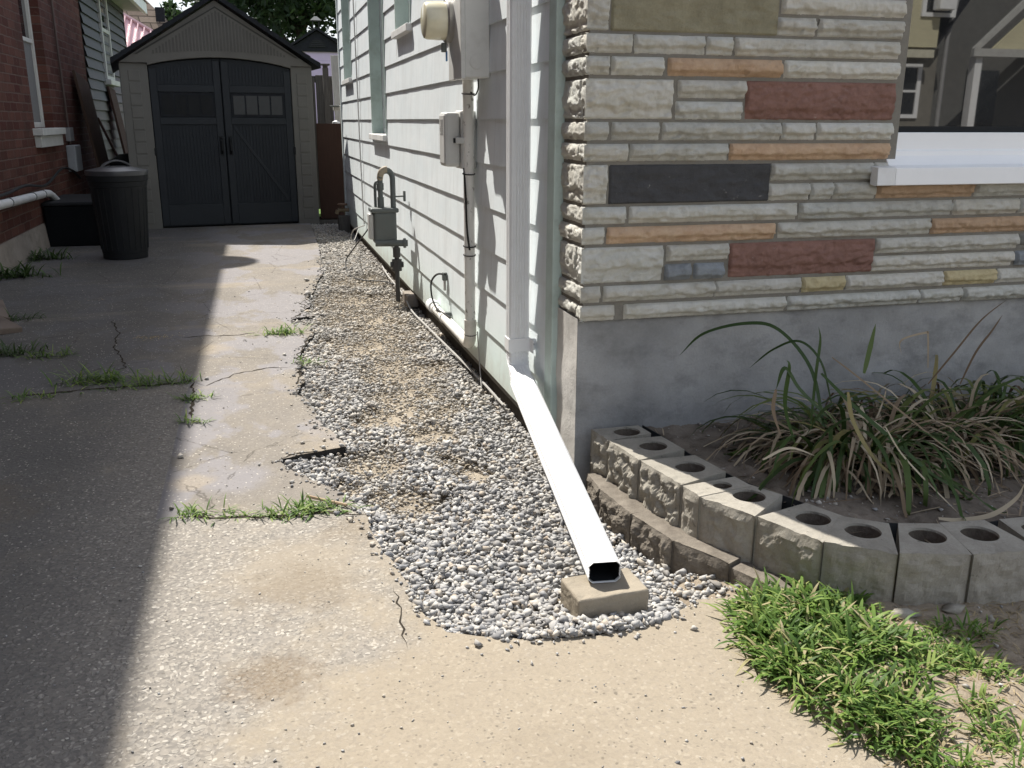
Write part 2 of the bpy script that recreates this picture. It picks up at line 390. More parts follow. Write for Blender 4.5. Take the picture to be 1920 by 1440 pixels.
def glass_mat(name, c=(.012, .013, .014), ior=2.1, rough=.014):
    k = Mat(name, rough, .5); k.col(k.mix(k.noise(2.5, 4), tuple(x*.7 for x in c), tuple(x*1.4 for x in c))); k.b.inputs['IOR'].default_value = ior; return k.m
GLASS = glass_mat('window_glass')
GLASSD = glass_mat('dark_window_glass', (.02, .021, .022), 1.6, .06)
SCREEN = simple('window_screen', (.20, .195, .19), .9, .1, .1, 40)
def brick_mat():
    k = Mat('old_red_brick', .92, .12)
    bk = k.n('TexBrick'); bk.offset = .5; bk.inputs['Scale'].default_value = 1
    bk.inputs['Brick Width'].default_value = .215; bk.inputs['Row Height'].default_value = .075; bk.inputs['Mortar Size'].default_value = .007
    bk.inputs['Mortar Smooth'].default_value = .4; bk.inputs['Bias'].default_value = -.1
    X, Y, Z = k.xyz(); cb = k.n('CombineXYZ'); wn = k.noise(6, 4)
    k.l(Y, cb.inputs[0]); k.l(k.math('ADD', Z, k.math('MULTIPLY', wn, .012)), cb.inputs[1]); k.l(cb.outputs[0], bk.inputs['Vector'])
    bk.inputs['Color1'].default_value = (.085, .033, .026, 1); bk.inputs['Color2'].default_value = (.145, .066, .050, 1); bk.inputs['Mortar'].default_value = (.15, .10, .082, 1)
    c = k.mix(k.ramp(k.noise(3, 8, .7), [(.45, 0.), (.7, .7)]), bk.outputs['Color'], (.07, .042, .034))
    c = k.mix(k.ramp(k.noise(11, 8, .7), [(.6, 0.), (.75, .55)]), c, (.235, .12, .09))
    k.col(c); k.bump(k.math('SUBTRACT', k.noise(50, 6, .7), k.math('MULTIPLY', bk.outputs['Fac'], 1.6)), .8, .012); return k.m
BRICK = brick_mat()
def wood(name, a, b, ax=(6, 6, .5), rough=.85):
    k = Mat(name, rough, .15); c = k.mix(k.ramp(k.noise(9, 8, .7, k.co(ax)), [(.25, 0.), (.75, 1.)]), a, b); k.col(c); k.bump(k.noise(30, 6, .6, k.co(ax)), .4, .004); return k.m
FENCEW = wood('weathered_wood', (.06, .057, .053), (.16, .152, .14))
BROWNB = wood('brown_board', (.05, .032, .023), (.085, .055, .039))
BROWND = wood('dark_brown_board', (.040, .024, .019), (.062, .036, .028))
PALEB = wood('pale_peeling_board', (.42, .42, .40), (.62, .62, .60))
SHEDW = simple('taupe_resin', (.150, .146, .132), .7, .25, .08, 4, .12, 140)
SHEDG = simple('taupe_gable_resin', (.142, .136, .122), .7, .25, .08, 4, .12, 140)
SHEDD = simple('slate_resin', (.019, .023, .028), .65, .3, .1, 4, .15, 160)
SHEDDL = simple('slate_trim', (.021, .025, .030), .6, .3, .1, 4, .1, 160)
ROOFD = simple('dark_roof_resin', (.018, .020, .024), .75, .2, .25, 12, .4, 90)
SHINGLE_D = simple('black_shingle', (.022, .022, .027), .9, .15, .25, 20, .5, 60)
SHINGLE_B = None
def shingle(name, a, b, mo, rx=0):
    k = Mat(name, .95, .1); bk = k.n('TexBrick'); bk.inputs['Scale'].default_value = 1; bk.inputs['Brick Width'].default_value = .45; bk.inputs['Row Height'].default_value = .16
    bk.inputs['Mortar Size'].default_value = .014; bk.inputs['Color1'].default_value = (*a, 1); bk.inputs['Color2'].default_value = (*b, 1); bk.inputs['Mortar'].default_value = (*mo, 1)
    X, Y, Z = k.xyz(); cb = k.n('CombineXYZ'); k.l(k.math('ADD', X, k.math('MULTIPLY', Y, .3)), cb.inputs[0]); k.l(Z, cb.inputs[1]); k.l(cb.outputs[0], bk.inputs['Vector'])
    k.col(k.mix(.35, bk.outputs['Color'], k.noise(30, 6, .7), 'OVERLAY')); k.bump(k.noise(60, 5), .5, .01); return k.m
SHINGLE_B = shingle('brown_shingle', (.15, .115, .09), (.215, .17, .135), (.06, .046, .036))
def boards(name, c, pitch, gap=.05, axis=2, dirt=.3, dark=.35):
    k = Mat(name, .7, .25); q = k.xyz()[axis]
    fr = k.math('FRACT', k.math('DIVIDE', q, pitch)); ln = k.sstep(fr, gap, 0.)
    base = k.mix(k.ramp(k.noise(2.5, 6, .65), [(.3, 0.), (.7, 1.)]), tuple(x*.88 for x in c), c)
    k.col(k.mix(k.math('MULTIPLY', ln, dark), base, tuple(x*.3 for x in c))); k.bump(fr, .7, pitch*.09); return k.m
LAV = boards('lavender_siding', (.64, .50, .72), .24)
YELLOW = boards('yellow_siding', (.62, .58, .40), .14)
GREYSIDE = None
def leaf_mat(name, stops, trans=.35, rough=.55):
    k = Mat(name, rough, .25); r = k.attr('rnd'); c = k.ramp(r, stops)
    k.col(c)
    tr = k.n('BsdfTranslucent'); ms = k.n('MixShader'); k.l(trans, ms.inputs[0]); k.t.links.new(c, tr.inputs[0])
    o = k.t.nodes['Material Output']; k.t.links.new(k.b.outputs[0], ms.inputs[1]); k.t.links.new(tr.outputs[0], ms.inputs[2]); k.t.links.new(ms.outputs[0], o.inputs[0]); return k.m
GRASS = leaf_mat('crabgrass_leaf', [(0, (.05, .10, .022)), (.35, (.10, .18, .038)), (.7, (.18, .28, .062)), (.88, (.28, .34, .10)), (.95, (.40, .35, .19)), (1, (.45, .38, .24))], .4)
GRASSDRY = leaf_mat('dry_grass', [(0, (.20, .15, .085)), (1, (.42, .34, .20))], .2, .8)
LILY = leaf_mat('daylily_leaf', [(0, (.035, .065, .018)), (.45, (.062, .108, .030)), (.8, (.12, .165, .05)), (.93, (.22, .22, .08)), (1, (.30, .25, .11))], .3, .45)
LILYDRY = leaf_mat('withered_leaf', [(0, (.13, .088, .055)), (.45, (.30, .23, .155)), (1, (.52, .45, .33))], .15, .8)
TREEL = leaf_mat('tree_leaf', [(0, (.018, .036, .014)), (.6, (.036, .066, .022)), (1, (.075, .12, .035))], .35)
BUSHL = leaf_mat('weed_leaf', [(0, (.03, .055, .016)), (1, (.08, .13, .04))], .3)
BARK = wood('bark', (.035, .028, .022), (.085, .07, .055))
PINK = None

# ================================================================= THE SETTING
def fbm(x, y, z=0, s=1.0, o=4): return mnoise.fractal(Vector((x*s, y*s, z)), 1.0, 2.0, o)
def bed_z(x, y):
    t = min(1, max(0, (1.93-y)/.2)); t = t*t*(3-2*t); q = min(1, max(0, (x-.55)/.35))*min(1, max(0, (3.6-y)/.8))
    w_ = min(1, max(0, (x-.84)/.07))*min(1, max(0, (y-2.95)/.2))
    return (-.044-.036*q-.03*w_)*(1-t)-.013*t
# wide ground to the horizon
g = MB().add([(-400, -400, -.12), (400, -400, -.12), (400, 700, -.12), (-400, 700, -.12)], [(0, 1, 2, 3)]).build('ground', LAWNSOIL); P(g, kind='structure')

EDGE_PX = [(586, 426), (597, 462), (604, 497), (606, 512), (594, 530), (588, 548), (577, 558), (584, 572), (566, 585), (590, 592), (545, 598), (560, 606), (590, 612), (588, 628), (577, 640), (566, 655), (560, 668), (567, 684), (556, 698), (571, 712), (563, 726), (557, 740), (575, 748), (588, 768), (602, 795), (640, 825), (648, 838), (560, 853), (525, 861), (545, 878), (580, 898), (618, 912), (650, 930), (692, 966), (700, 1000), (716, 1036), (746, 1062), (770, 1108), (798, 1155), (838, 1184), (925, 1196), (1000, 1199), (1060, 1196), (1120, 1191), (1185, 1180), (1235, 1165), (1285, 1140), (1308, 1124)]
edge = [gp(x, y)[:2] for x, y in EDGE_PX]
def jag(poly, amp, step=.03, seed=3):
    rs = random.Random(seed); o = []
    for a, b in zip(poly[:-1], poly[1:]):
        d = math.hypot(b[0]-a[0], b[1]-a[1]); n = max(1, int(d/step)); nx, ny = -(b[1]-a[1])/max(d, 1e-6), (b[0]-a[0])/max(d, 1e-6)
        for i in range(n):
            t = i/n; q = rs.uniform(-amp, amp) if i else rs.uniform(-amp, amp)*.4
            o.append((a[0]+(b[0]-a[0])*t+nx*q, a[1]+(b[1]-a[1])*t+ny*q))
    o.append(tuple(poly[-1])); return o
edgej = jag(edge, .008)
lawn_px = [(1308, 1124), (1340, 1128), (1400, 1135), (1450, 1145)]
slab = [(-1.98, -8), (-1.98, 12.0), (edgej[0][0], 12.0)]+[tuple(p) for p in edgej]+[(1.25, 1.80), (1.5, 1.2), (1.9, .2), (2.6, -8)]
bm = bmesh.new()
vs = [bm.verts.new((x, y, 0)) for x, y in slab]
fc = bm.faces.new(vs); bmesh.ops.recalc_face_normals(bm, faces=[fc])
if fc.normal.z < 0: bmesh.ops.reverse_faces(bm, faces=[fc])
ex = bmesh.ops.extrude_face_region(bm, geom=[fc])
for v_ in [e for e in ex['geom'] if isinstance(e, bmesh.types.BMVert)]: v_.co.z = -.07
bmesh.ops.recalc_face_normals(bm, faces=bm.faces)
bmesh.ops.triangulate(bm, faces=[f for f in bm.faces if len(f.verts) > 4])
for f_ in bm.faces:
    f_.normal_update(); f_.material_index = 0 if abs(f_.normal.z) > .7 else 1
me = bpy.data.meshes.new('driveway'); bm.to_mesh(me); bm.free()
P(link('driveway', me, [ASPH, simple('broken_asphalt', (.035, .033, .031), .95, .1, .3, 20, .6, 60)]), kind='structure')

def heightfield(name, x0, x1, y0, y1, st, zf, keep, mat):
    nx, ny = int((x1-x0)/st)+1, int((y1-y0)/st)+1
    xs = np.linspace(x0, x1, nx); ys = np.linspace(y0, y1, ny)
    v = np.array([(x, y, zf(x, y)) for y in ys for x in xs]); f = []
    for j in range(ny-1):
        for i in range(nx-1):
            if keep((xs[i]+xs[i+1])/2, (ys[j]+ys[j+1])/2): f.append((j*nx+i, j*nx+i+1, (j+1)*nx+i+1, (j+1)*nx+i))
    return link(name, npmesh(name, v, np.array(f)), mat, None, True)
def inpoly(x, y, poly):
    c = False; j = len(poly)-1
    for i in range(len(poly)):
        xi, yi = poly[i]; xj, yj = poly[j]
        if (yi > y) != (yj > y) and x < (xj-xi)*(y-yi)/(yj-yi)+xi: c = not c
        j = i
    return c
bed = heightfield('gravel_bed', -.25, 1.35, 1.6, 11.2, .035, lambda x, y: bed_z(x, y)-.006+.012*fbm(x, y, 0, 5, 4), lambda x, y: x > -.25, SAND)
P(bed, kind='structure')

# ---- retaining blocks: measured front corners (top row lies at z .165, low row at .04)
ZT, ZM, ZB = .165, .038, -.09
front = [(.992, 2.672), (1.004, 2.550), (1.030, 2.360), (1.068, 2.150), (1.082, 2.068), (1.165, 1.918), (1.245, 1.740), (1.378, 1.637), (1.540, 1.588), (1.715, 1.566), (1.89, 1.556), (2.065, 1.553)]
def off(a, b, c, d):
    """inward normal offsets"""
    n = Vector((-(b[1]-a[1]), b[0]-a[0])).normalized()
    return n
back_pts = []
for i, p in enumerate(front):
    a = front[max(0, i-1)]; b = front[min(len(front)-1, i+1)]
    n = Vector((-(b[1]-a[1]), b[0]-a[0])).normalized(); back_pts.append((p[0]+n.x*.19, p[1]+n.y*.19))
planter_poly = [(b[0], b[1]) for b in back_pts]+[(4.5, 1.73), (4.5, 2.75), (1.0, 2.75)]
def soil_z(x, y): return .128+.022*fbm(x, y, 1, 4, 4)+.012*fbm(x, y, 2, 22, 4)+max(0, (y-2.5))*.05
so = heightfield('planter_soil', 1.05, 4.5, 1.66, 2.73, .014, soil_z, lambda x, y: inpoly(x, y, planter_poly), SOIL); P(so, kind='structure')
# lawn mound in front of the blocks
lawn_poly = [gp(*p)[:2] for p in ((1300, 1118), (1345, 1150), (1398, 1240), (1440, 1302), (1520, 1352), (1600, 1402), (1690, 1446))]+[(1.15, .9), (1.3, .3), (4.5, .3), (4.5, 1.75), (1.35, 1.75), (1.15, 2.02), (1.03, 2.07), (.97, 2.0)]
def dist_edge(x, y, poly):
    d = 9
    for i in list(range(6))+[len(poly)-3, len(poly)-2, len(poly)-1]:
        a = Vector(poly[i]); b = Vector(poly[(i+1) % len(poly)]); p = Vector((x, y)); t = max(0, min(1, (p-a).dot(b-a)/max((b-a).length_squared, 1e-9))); d = min(d, (p-(a+(b-a)*t)).length)
    return d
def lawn_z(x, y):
    d = dist_edge(x, y, lawn_poly); s = min(1, d/.3) if inpoly(x, y, lawn_poly) else 0
    e_ = min(1, max(0, (y-1.72)/.1)); lw = .045+.16*e_
    return -.045+.049*min(1, d/lw)*(1 if s > 0 else 0)+.034*s*(2-s)*min(1, max(.0, (1.93-y)/.25))+(.010*fbm(x, y, 3, 9, 4)+.006*fbm(x, y, 4, 40, 3))*min(1, d/.08)*(1 if s > 0 else 0)
la = heightfield('lawn_soil', .85, 4.5, .3, 2.05, .016, lawn_z, lambda x, y: inpoly(x, y, lawn_poly), LAWNSOIL); P(la, kind='structure')
# lawn behind the houses
BACKG = Mat('back_lawn_grass', .9, .1); BACKG.col(BACKG.mix(BACKG.noise(3, 8, .7), (.05, .10, .02), (.11, .18, .04))); BACKG.bump(BACKG.noise(40, 6), .6, .03)
b_ = MB().add([(.1, 12.2, -.06), (30, 12.2, -.06), (30, 90, -.06), (.1, 90, -.06)], [(0, 1, 2, 3)]).build('back_lawn', BACKG.m); P(b_, kind='structure')
y_ = MB().add([(-30, 12.0, -.065), (.1, 12.0, -.065), (.1, 90, -.065), (-30, 90, -.065)], [(0, 1, 2, 3)]).build('back_yard', simple('yard_dirt', (.07, .065, .06), .95, .1, .3, 5)); P(y_, kind='structure')
ST = Mat('street_asphalt', .9, .15); ST.col(ST.mix(ST.noise(60, 5, .7), (.10, .10, .10), (.2, .195, .19)))
s_ = MB().add([(-60, -13, -.10), (60, -13, -.10), (60, -6, -.10), (-60, -6, -.10)], [(0, 1, 2, 3)]).build('street', ST.m); P(s_, kind='structure')

# ---- cracks in the slab: soil-filled clefts
CR = Mat('crack_soil', 1, .05); CR.col(CR.mix(CR.noise(40, 5), (.02, .018, .015), (.06, .05, .038)))
def crack(pxs, w, name='crack', seed=1, z=.0015):
    rs = random.Random(seed); pts = [Vector((*gp(x, y)[:2], z)) for x, y in pxs]; fine = []
    for a, b in zip(pts[:-1], pts[1:]):
        n = max(2, int((b-a).length/.025))
        for i in range(n):
            p = a.lerp(b, i/n); d = (b-a).normalized(); p = p+Vector((-d.y, d.x, 0))*rs.uniform(-.009, .009); fine.append(p)
    fine.append(pts[-1]); v = []; f = []
    for i, p in enumerate(fine):
        d = (fine[min(i+1, len(fine)-1)]-fine[max(i-1, 0)]).normalized(); s = Vector((-d.y, d.x, 0))
        ww = w*rs.uniform(.35, 1.3)*(min(1, (i+.3)/4))*(min(1, (len(fine)-1-i+.3)/4)); v += [p+s*ww/2, p-s*ww/2]
    for i in range(len(fine)-1): f.append((2*i, 2*i+1, 2*i+3, 2*i+2))
    return v, f
mbc = MB()
for pxs, w, sd_ in (([(325, 635), (380, 630), (440, 629), (490, 622)], .012, 1), ([(210, 600), (222, 625), (215, 650), (235, 690), (190, 700)], .008, 2),
                    ([(20, 745), (120, 735), (200, 728), (300, 722), (365, 714)], .02, 3), ([(340, 966), (430, 972), (520, 968), (610, 962), (690, 965)], .016, 4),
                    ([(385, 725), (440, 702), (500, 690), (550, 688)], .008, 5), ([(362, 715), (362, 750), (356, 790)], .012, 6),
                    ([(740, 1100), (752, 1140), (758, 1180), (764, 1215)], .005, 7), ([(545, 598), (565, 588), (585, 583)], .02, 8), ([(538, 601), (560, 604), (590, 601)], .022, 9),
                    ([(555, 566), (575, 574), (590, 570)], .012, 10), ([(525, 861), (560, 850), (600, 846)], .02, 11), ([(556, 740), (562, 700), (558, 668), (580, 630)], .010, 12)):
    mbc.add(*crack(pxs, w, seed=sd_))
P(mbc.build('driveway_cracks', CR.m), kind='structure')

# ================================================================= GRAVEL (stuff)
def rock_templates(n, seed=5):
    rs = np.random.RandomState(seed); T = []
    for _ in range(n):
        bm = bmesh.new(); pts = rs.normal(size=(11, 3)); pts /= np.linalg.norm(pts, axis=1)[:, None]
        pts *= rs.uniform(.72, 1.18, (11, 1)); pts *= np.array([1, rs.uniform(.62, .95), rs.uniform(.45, .72)])
        for p in pts: bm.verts.new(p)
        r_ = bmesh.ops.convex_hull(bm, input=bm.verts)
        bmesh.ops.delete(bm, geom=[e for e in r_['geom_interior'] if isinstance(e, bmesh.types.BMVert)], context='VERTS')
        bmesh.ops.triangulate(bm, faces=bm.faces); bmesh.ops.recalc_face_normals(bm, faces=bm.faces)
        bm.verts.ensure_lookup_table(); bm.verts.index_update()
        T.append((np.array([v.co[:] for v in bm.verts]), np.array([[v.index for v in f.verts] for f in bm.faces]))); bm.free()
    return T
TPL = rock_templates(16)
def rotmats(n, rs):
    q = rs.normal(size=(n, 4)); q[:, 1:3] *= .35; q /= np.linalg.norm(q, axis=1)[:, None]
    a = rs.uniform(0, 2*pi, n); tilt = rs.normal(0, .45, n); ta = rs.uniform(0, 2*pi, n)
    ca, sa = np.cos(a), np.sin(a); Rz = np.zeros((n, 3, 3)); Rz[:, 0, 0] = ca; Rz[:, 0, 1] = -sa; Rz[:, 1, 0] = sa; Rz[:, 1, 1] = ca; Rz[:, 2, 2] = 1
    k = np.c_[np.cos(ta), np.sin(ta), np.zeros(n)]; K = np.zeros((n, 3, 3))
    K[:, 0, 1] = -k[:, 2]; K[:, 0, 2] = k[:, 1]; K[:, 1, 0] = k[:, 2]; K[:, 1, 2] = -k[:, 0]; K[:, 2, 0] = -k[:, 1]; K[:, 2, 1] = k[:, 0]
    Rt = np.eye(3)+np.sin(tilt)[:, None, None]*K+(1-np.cos(tilt))[:, None, None]*(K@K)
    return Rt@Rz
def scatter_rocks(pos, size, rnd, rnd2, seed):
    rs = np.random.RandomState(seed); n = len(pos); R = rotmats(n, rs); tid = rs.randint(0, len(TPL), n)
    V = []; Fc = []; A = []; B = []; o = 0
    for t in range(len(TPL)):
        idx = np.where(tid == t)[0]
        if not len(idx): continue
        tv, tf = TPL[t]; v = np.einsum('nij,kj->nki', R[idx], tv)*size[idx][:, None, None]+pos[idx][:, None, :]
        k = len(tv); V.append(v.reshape(-1, 3)); Fc.append((tf[None]+(np.arange(len(idx))*k)[:, None, None]).reshape(-1, 3)+o)
        A.append(np.repeat(rnd[idx], k)); B.append(np.repeat(rnd2[idx], k)); o += k*len(idx)
    return npmesh('gravel', np.vstack(V), np.vstack(Fc), {'rnd': np.concatenate(A), 'rnd2': np.concatenate(B)})
grav_poly = [tuple(p) for p in edge]+[(1.10, 1.93), (1.01, 2.05), (.97, 2.25), (.96, 2.45), (.99, 2.8), (.985, 10.9), (edge[0][0], 10.9)]
gx = np.array([p[0] for p in grav_poly]); gy = np.array([p[1] for p in grav_poly])
def inpoly_np(x, y):
    c = np.zeros(len(x), bool); j = len(gx)-1
    for i in range(len(gx)):
        with np.errstate(divide='ignore', invalid='ignore'):
            c ^= ((gy[i] > y) != (gy[j] > y)) & (x < (gx[j]-gx[i])*(y-gy[i])/(gy[j]-gy[i]+1e-12)+gx[i])
        j = i
    return c
rs = np.random.RandomState(11)
sand_spots = [(gp(*p)[:2], r) for p, r in (((700, 850), .13), ((800, 800), .10), ((760, 930), .10), ((640, 905), .06), ((830, 845), .07), ((760, 690), .22), ((700, 640), .25), ((770, 735), .18), ((690, 590), .25), ((660, 560), .3), ((740, 560), .3), ((690, 520), .25), ((820, 760), .12), ((720, 770), .12), ((880, 870), .06), ((720, 610), .2))]
def sand_density(x, y):
    s = 0
    for c, r in sand_spots:
        d = math.hypot(x-c[0], (y-c[1])*.75)/r; s = max(s, 1-d*d*.55 if d < 1.35 else 0)
    s = s*.95+.55*fbm(x, y, 9, 5, 4)-.05
    return min(1, max(0, s))
PX, PY, PZ, SZ, R1, R2 = [], [], [], [], [], []
N0 = 150000
cx = rs.uniform(-.2, 1.12, N0); yy = 1.75+(rs.uniform(0, 1, N0)**1.25)*9.1
ok = inpoly_np(cx, yy); cx = cx[ok]; yy = yy[ok]
for x, y in zip(cx, yy):
    sdn = sand_density(x, y)
    if rs.rand() < sdn*.83: continue
    r = rs.lognormal(math.log(.0088), .36); r = min(r, .018)
    if sdn > .35: r *= .8
    if y > 5: r *= 1.08
    layer = rs.rand(); z = bed_z(x, y)+.004+(r*.5 if layer < .6 else r*.5+rs.uniform(.002, .011))-sdn*.006
    z += .010*(1-sdn)
    PX.append(x); PY.append(y); PZ.append(z); SZ.append(r); t = rs.rand()
    R1.append(t); R2.append(min(1, max(0, (sdn*1.1 if rs.rand() < .7 else .1)+.18*rs.rand()+min(.42, .05+max(0, (y-2.9)*.12)))))
# spill over the slab edge
for _ in range(4200):
    i = rs.randint(0, len(edgej)); x, y = edgej[i]; sp_ = .02 if rs.rand() < .75 else .06; x += rs.normal(0, sp_); y += rs.normal(0, sp_)
    if y > 8: continue
    r = rs.lognormal(math.log(.0065), .4); inside = inpoly(x, y, grav_poly)
    if not inside and rs.rand() < .62: continue
    PX.append(x); PY.append(y); PZ.append((r*.35 if not inside else -.02+r*.4)); SZ.append(r); R1.append(rs.rand()); R2.append(rs.rand()*.6)
for _ in range(420):
    x = rs.normal(1.03, .07); y = rs.normal(1.93, .08)
    if x < .93 or y < 1.76: continue
    r = rs.lognormal(math.log(.0075), .4); PX.append(x); PY.append(y); PZ.append(max(bed_z(x, y), lawn_z(x, y))+r*.35); SZ.append(r); R1.append(rs.rand()); R2.append(rs.rand()*.8)
pos = np.c_[PX, PY, PZ]
gv = link('gravel', scatter_rocks(pos, np.array(SZ), np.array(R1), np.array(R2), 3), GRAV); P(gv, kind='stuff')
# loose grit scattered over the slab, soil and sand
gp_ = []
for _ in range(2600):
    x = rs.uniform(-1.5, 1.0); y = 1.1+rs.rand()**1.6*6
    if inpoly(x, y, grav_poly): continue
    if x > .55 and y > 1.85: continue
    r = rs.lognormal(math.log(.0024), .5); gp_.append((x, y, r*.3, min(r, .009)))
for px_ in ((608, 827), (546, 912), (670, 907), (655, 972), (632, 965), (700, 965), (605, 862), (338, 858), (320, 955), (420, 958), (548, 905), (388, 712)):
    p = gp(*px_); gp_.append((p[0], p[1], .005, rs.uniform(.008, .014)))
for _ in range(900):
    x = rs.uniform(1.15, 2.9); y = rs.uniform(1.75, 2.78)
    if inpoly(x, y, planter_poly): r = rs.lognormal(math.log(.004), .5); gp_.append((x, y, soil_z(x, y)+r*.2, min(r, .014)))
for _ in range(700):
    x = rs.uniform(.95, 2.2); y = rs.uniform(.95, 1.9)
    if inpoly(x, y, lawn_poly): r = rs.lognormal(math.log(.0035), .5); gp_.append((x, y, lawn_z(x, y)+r*.2, min(r, .014)))
ga = np.array(gp_)
gr = link('grit', scatter_rocks(ga[:, :3], ga[:, 3], rs.rand(len(ga)), rs.rand(len(ga))*.9, 8), GRAV); P(gr, kind='stuff')

# ================================================================= RIGHT-HAND HOUSE
XS = .937; Q = .97; YF = 2.77*Q
def zf(z): return H+(z-H)*Q
house = thing('house', 'pale sided house with coloured split stone facing on its street front', 'house', (0, 0, 0))
# siding courses
EXPO = .1815; Z0 = .05
def siding_course(mb, k, y0, y1, top=None):
    zb = Z0+EXPO*k; zt = zb+EXPO+.012 if top is None else top; n = int((y1-y0)/.0125); vs = []; fs = []
    for i in range(n+1):
        y = y0+(y1-y0)*i/n; wv = .0035*abs(sin(y*pi/.052))*min(1, max(0, (y-4.0)/1.5)) if k > 1 else 0
        jit = .0012*fbm(y, k, 0, 3, 2)
        a = XS+jit; zz = zb+wv
        vs += [(a+.0055, y, zz), (a, y, zz), (XS+.0085, y, zt)]
    for i in range(n): fs += [(3*i, 3*i+3, 3*i+4, 3*i+1), (3*i+1, 3*i+4, 3*i+5, 3*i+2)]
    mb.add(vs, fs)
OPEN = [(7.02, 7.86, 1.03, 2.6), (9.40, 10.12, 1.53, 2.6), (5.80, 6.38, 1.69, 2.6)]
YEND = 10.62
mb = MB(); core = MB()
def spans(zb, zt):
    cut = sorted((o[0]-.021, o[1]+.021) for o in OPEN if zt > o[2]-.04 and zb < o[3]); y = 2.99; out_ = []
    for a, b in cut: out_.append((y, a)); y = b
    out_.append((y, YEND)); return out_
for k in range(15):
    zb = Z0+EXPO*k
    for a, b in spans(zb+.02, zb+EXPO-.02): siding_course(mb, k, a, b); core.box(XS+.0095, 1.2, a, b, zb-.03 if k == 0 else zb, zb+EXPO)
    for o in OPEN:
        zt = o[2]-.044
        if zb+.001 < zt < zb+EXPO-.001+.02: siding_course(mb, k, o[0]-.021, o[1]+.021, zt); core.box(XS+.0125, 1.2, o[0]-.021, o[1]+.021, zb, zt)
mb.build('siding_wall', SIDING, house); core.build('wall_core', MORT, house)
MB().box(XS-.007, XS+.06, 2.915, 2.992, .03, 2.75).build('corner_trim', TRIM, house, .004)
MB().box(XS-.008, XS+.06, YEND, YEND+.08, .05, 2.75).build('corner_trim', TRIMW, house, .004)
MB().box(XS+.028, 1.15, 2.99, YEND, -.2, .018).build('base_wall', simple('dark_base', (.075, .066, .056), .95, .1, .3, 9, .5, 60), house)
# stone facing -------------------------------------------------------
SV = []; SF = []; SC = []
rng = random.Random(21)
def add_stone(u0, u1, z0, z1, put, tint, relief=.013, seed=0, flat=False, edge_u=(1, 1)):
    """rock-faced stone over (u,z); put(u, d, z) places a point that stands d proud of the mortar"""
    du = .0052; nu = max(5, int((u1-u0)/du)); nz = max(7, int((z1-z0)/.0042)); o = len(SV)
    sx = rng.uniform(0, 99); crack = rng.uniform(.22, .38); tilt = rng.uniform(-.003, .003)
    wob = [rng.uniform(-.0018, .0018) for _ in range(4)]
    for j in range(nz+1):
        for i in range(nu+1):
            s = i/nu; t = j/nz
            u = u0+(u1-u0)*s; z = z0+(z1-z0)*t
            u += (wob[0]*(1-s)+wob[1]*s)*(t-.5)*2; z += (wob[2]*(1-s)+wob[3]*s)*.5
            eu = min(u-u0 if edge_u[0] else 9, u1-u if edge_u[1] else 9); ez = min(z-z0, z1-z); e = max(0, min(eu, ez))
            ed = min(1, e/.0042); ed = ed*(2-ed)
            n1 = mnoise.fractal(Vector((u*13+sx, z*30, sx)), 1, 2, 4); n2 = mnoise.ridged_multi_fractal(Vector((u*8+sx, z*18+sx, 3)), 1, 2, 3, 1, 2)
            line = crack+.10*mnoise.noise(Vector((u*16+sx, 2, sx)))+.05*mnoise.noise(Vector((u*50+sx, 5, sx)))
            step = 1/(1+math.exp(-(t-line)*60)); line2 = .80+.09*mnoise.noise(Vector((u*20+sx, 9, sx))); step2 = 1/(1+math.exp((t-line2)*34))
            if flat: d = .006+.004*n1+.003*(n2-1)
            else: d = .004+relief*(.22+.80*step*(.35+.65*step2))+relief*.20*n1+relief*.16*(n2-1)+tilt*(s-.5)+relief*.35*mnoise.noise(Vector((u*5+sx, z*6, sx)))+.0035*(mnoise.cell(Vector((u*38+sx+2*n1, z*70+n1, sx)))-.5)*(1.3-step*.6)
            d += .0035*mnoise.fractal(Vector((u*45+sx, z*60, sx)), 1, 2, 3)*(.3 if flat else 1)
            if not edge_u[0]: w_ = max(0, 1-(u-u0)/.014); d = d*(1-w_)+.012*w_
            d = max(.0015, d)*ed - (1-ed)*.002
            SV.append(put(u, d, z)); SC.append(tint)
    W_ = nu+1
    for j in range(nz):
        for i in range(nu): SF.append((o+j*W_+i, o+j*W_+i+1, o+(j+1)*W_+i+1, o+(j+1)*W_+i))
G = ['grey']
def tint(kind):
    base = {'g': (.565, .555, .505), 'o': (.54, .385, .265), 'r': (.29, .168, .140), 'k': (.072, .074, .08), 'y': (.54, .46, .28), 'b': (.26, .28, .30), 'm': (.315, .285, .195), 'd': (.30, .295, .27)}[kind]
    v = rng.uniform(.88, 1.12); w = rng.uniform(-.02, .02)
    return (base[0]*v*(1+w), base[1]*v, base[2]*v*(1-w))
MF = YF+.012                                     # mortar face of the front
def put_front(u, d, z): return (u, MF-d, z)
XSD = .957
def put_side(u, d, z): return (XSD+.006-d, u, z)
def xr(px, py): return on(px, py, 1, YF)[0]
ROWS = {0: (1.397, 1.512), 1: (1.333, 1.384), 2: (1.2695, 1.3195), 3: (1.140, 1.2545), 4: (1.0755, 1.1265), 5: (1.0115, 1.061), 6: (.880, .997), 7: (.8165, .8665), 8: (.7525, .8025), 9: (.6265, .7385), 10: (.5635, .612), 11: (.502, .5485)}
ROWS = {k: (zf(a), zf(b)) for k, (a, b) in ROWS.items()}
def halves(r): a, b = ROWS[r]; mid = (a+b)/2; return {'L': (a, mid-.0065), 'U': (mid+.0065, b), 'F': (a, b)}
JL = 2.083*Q
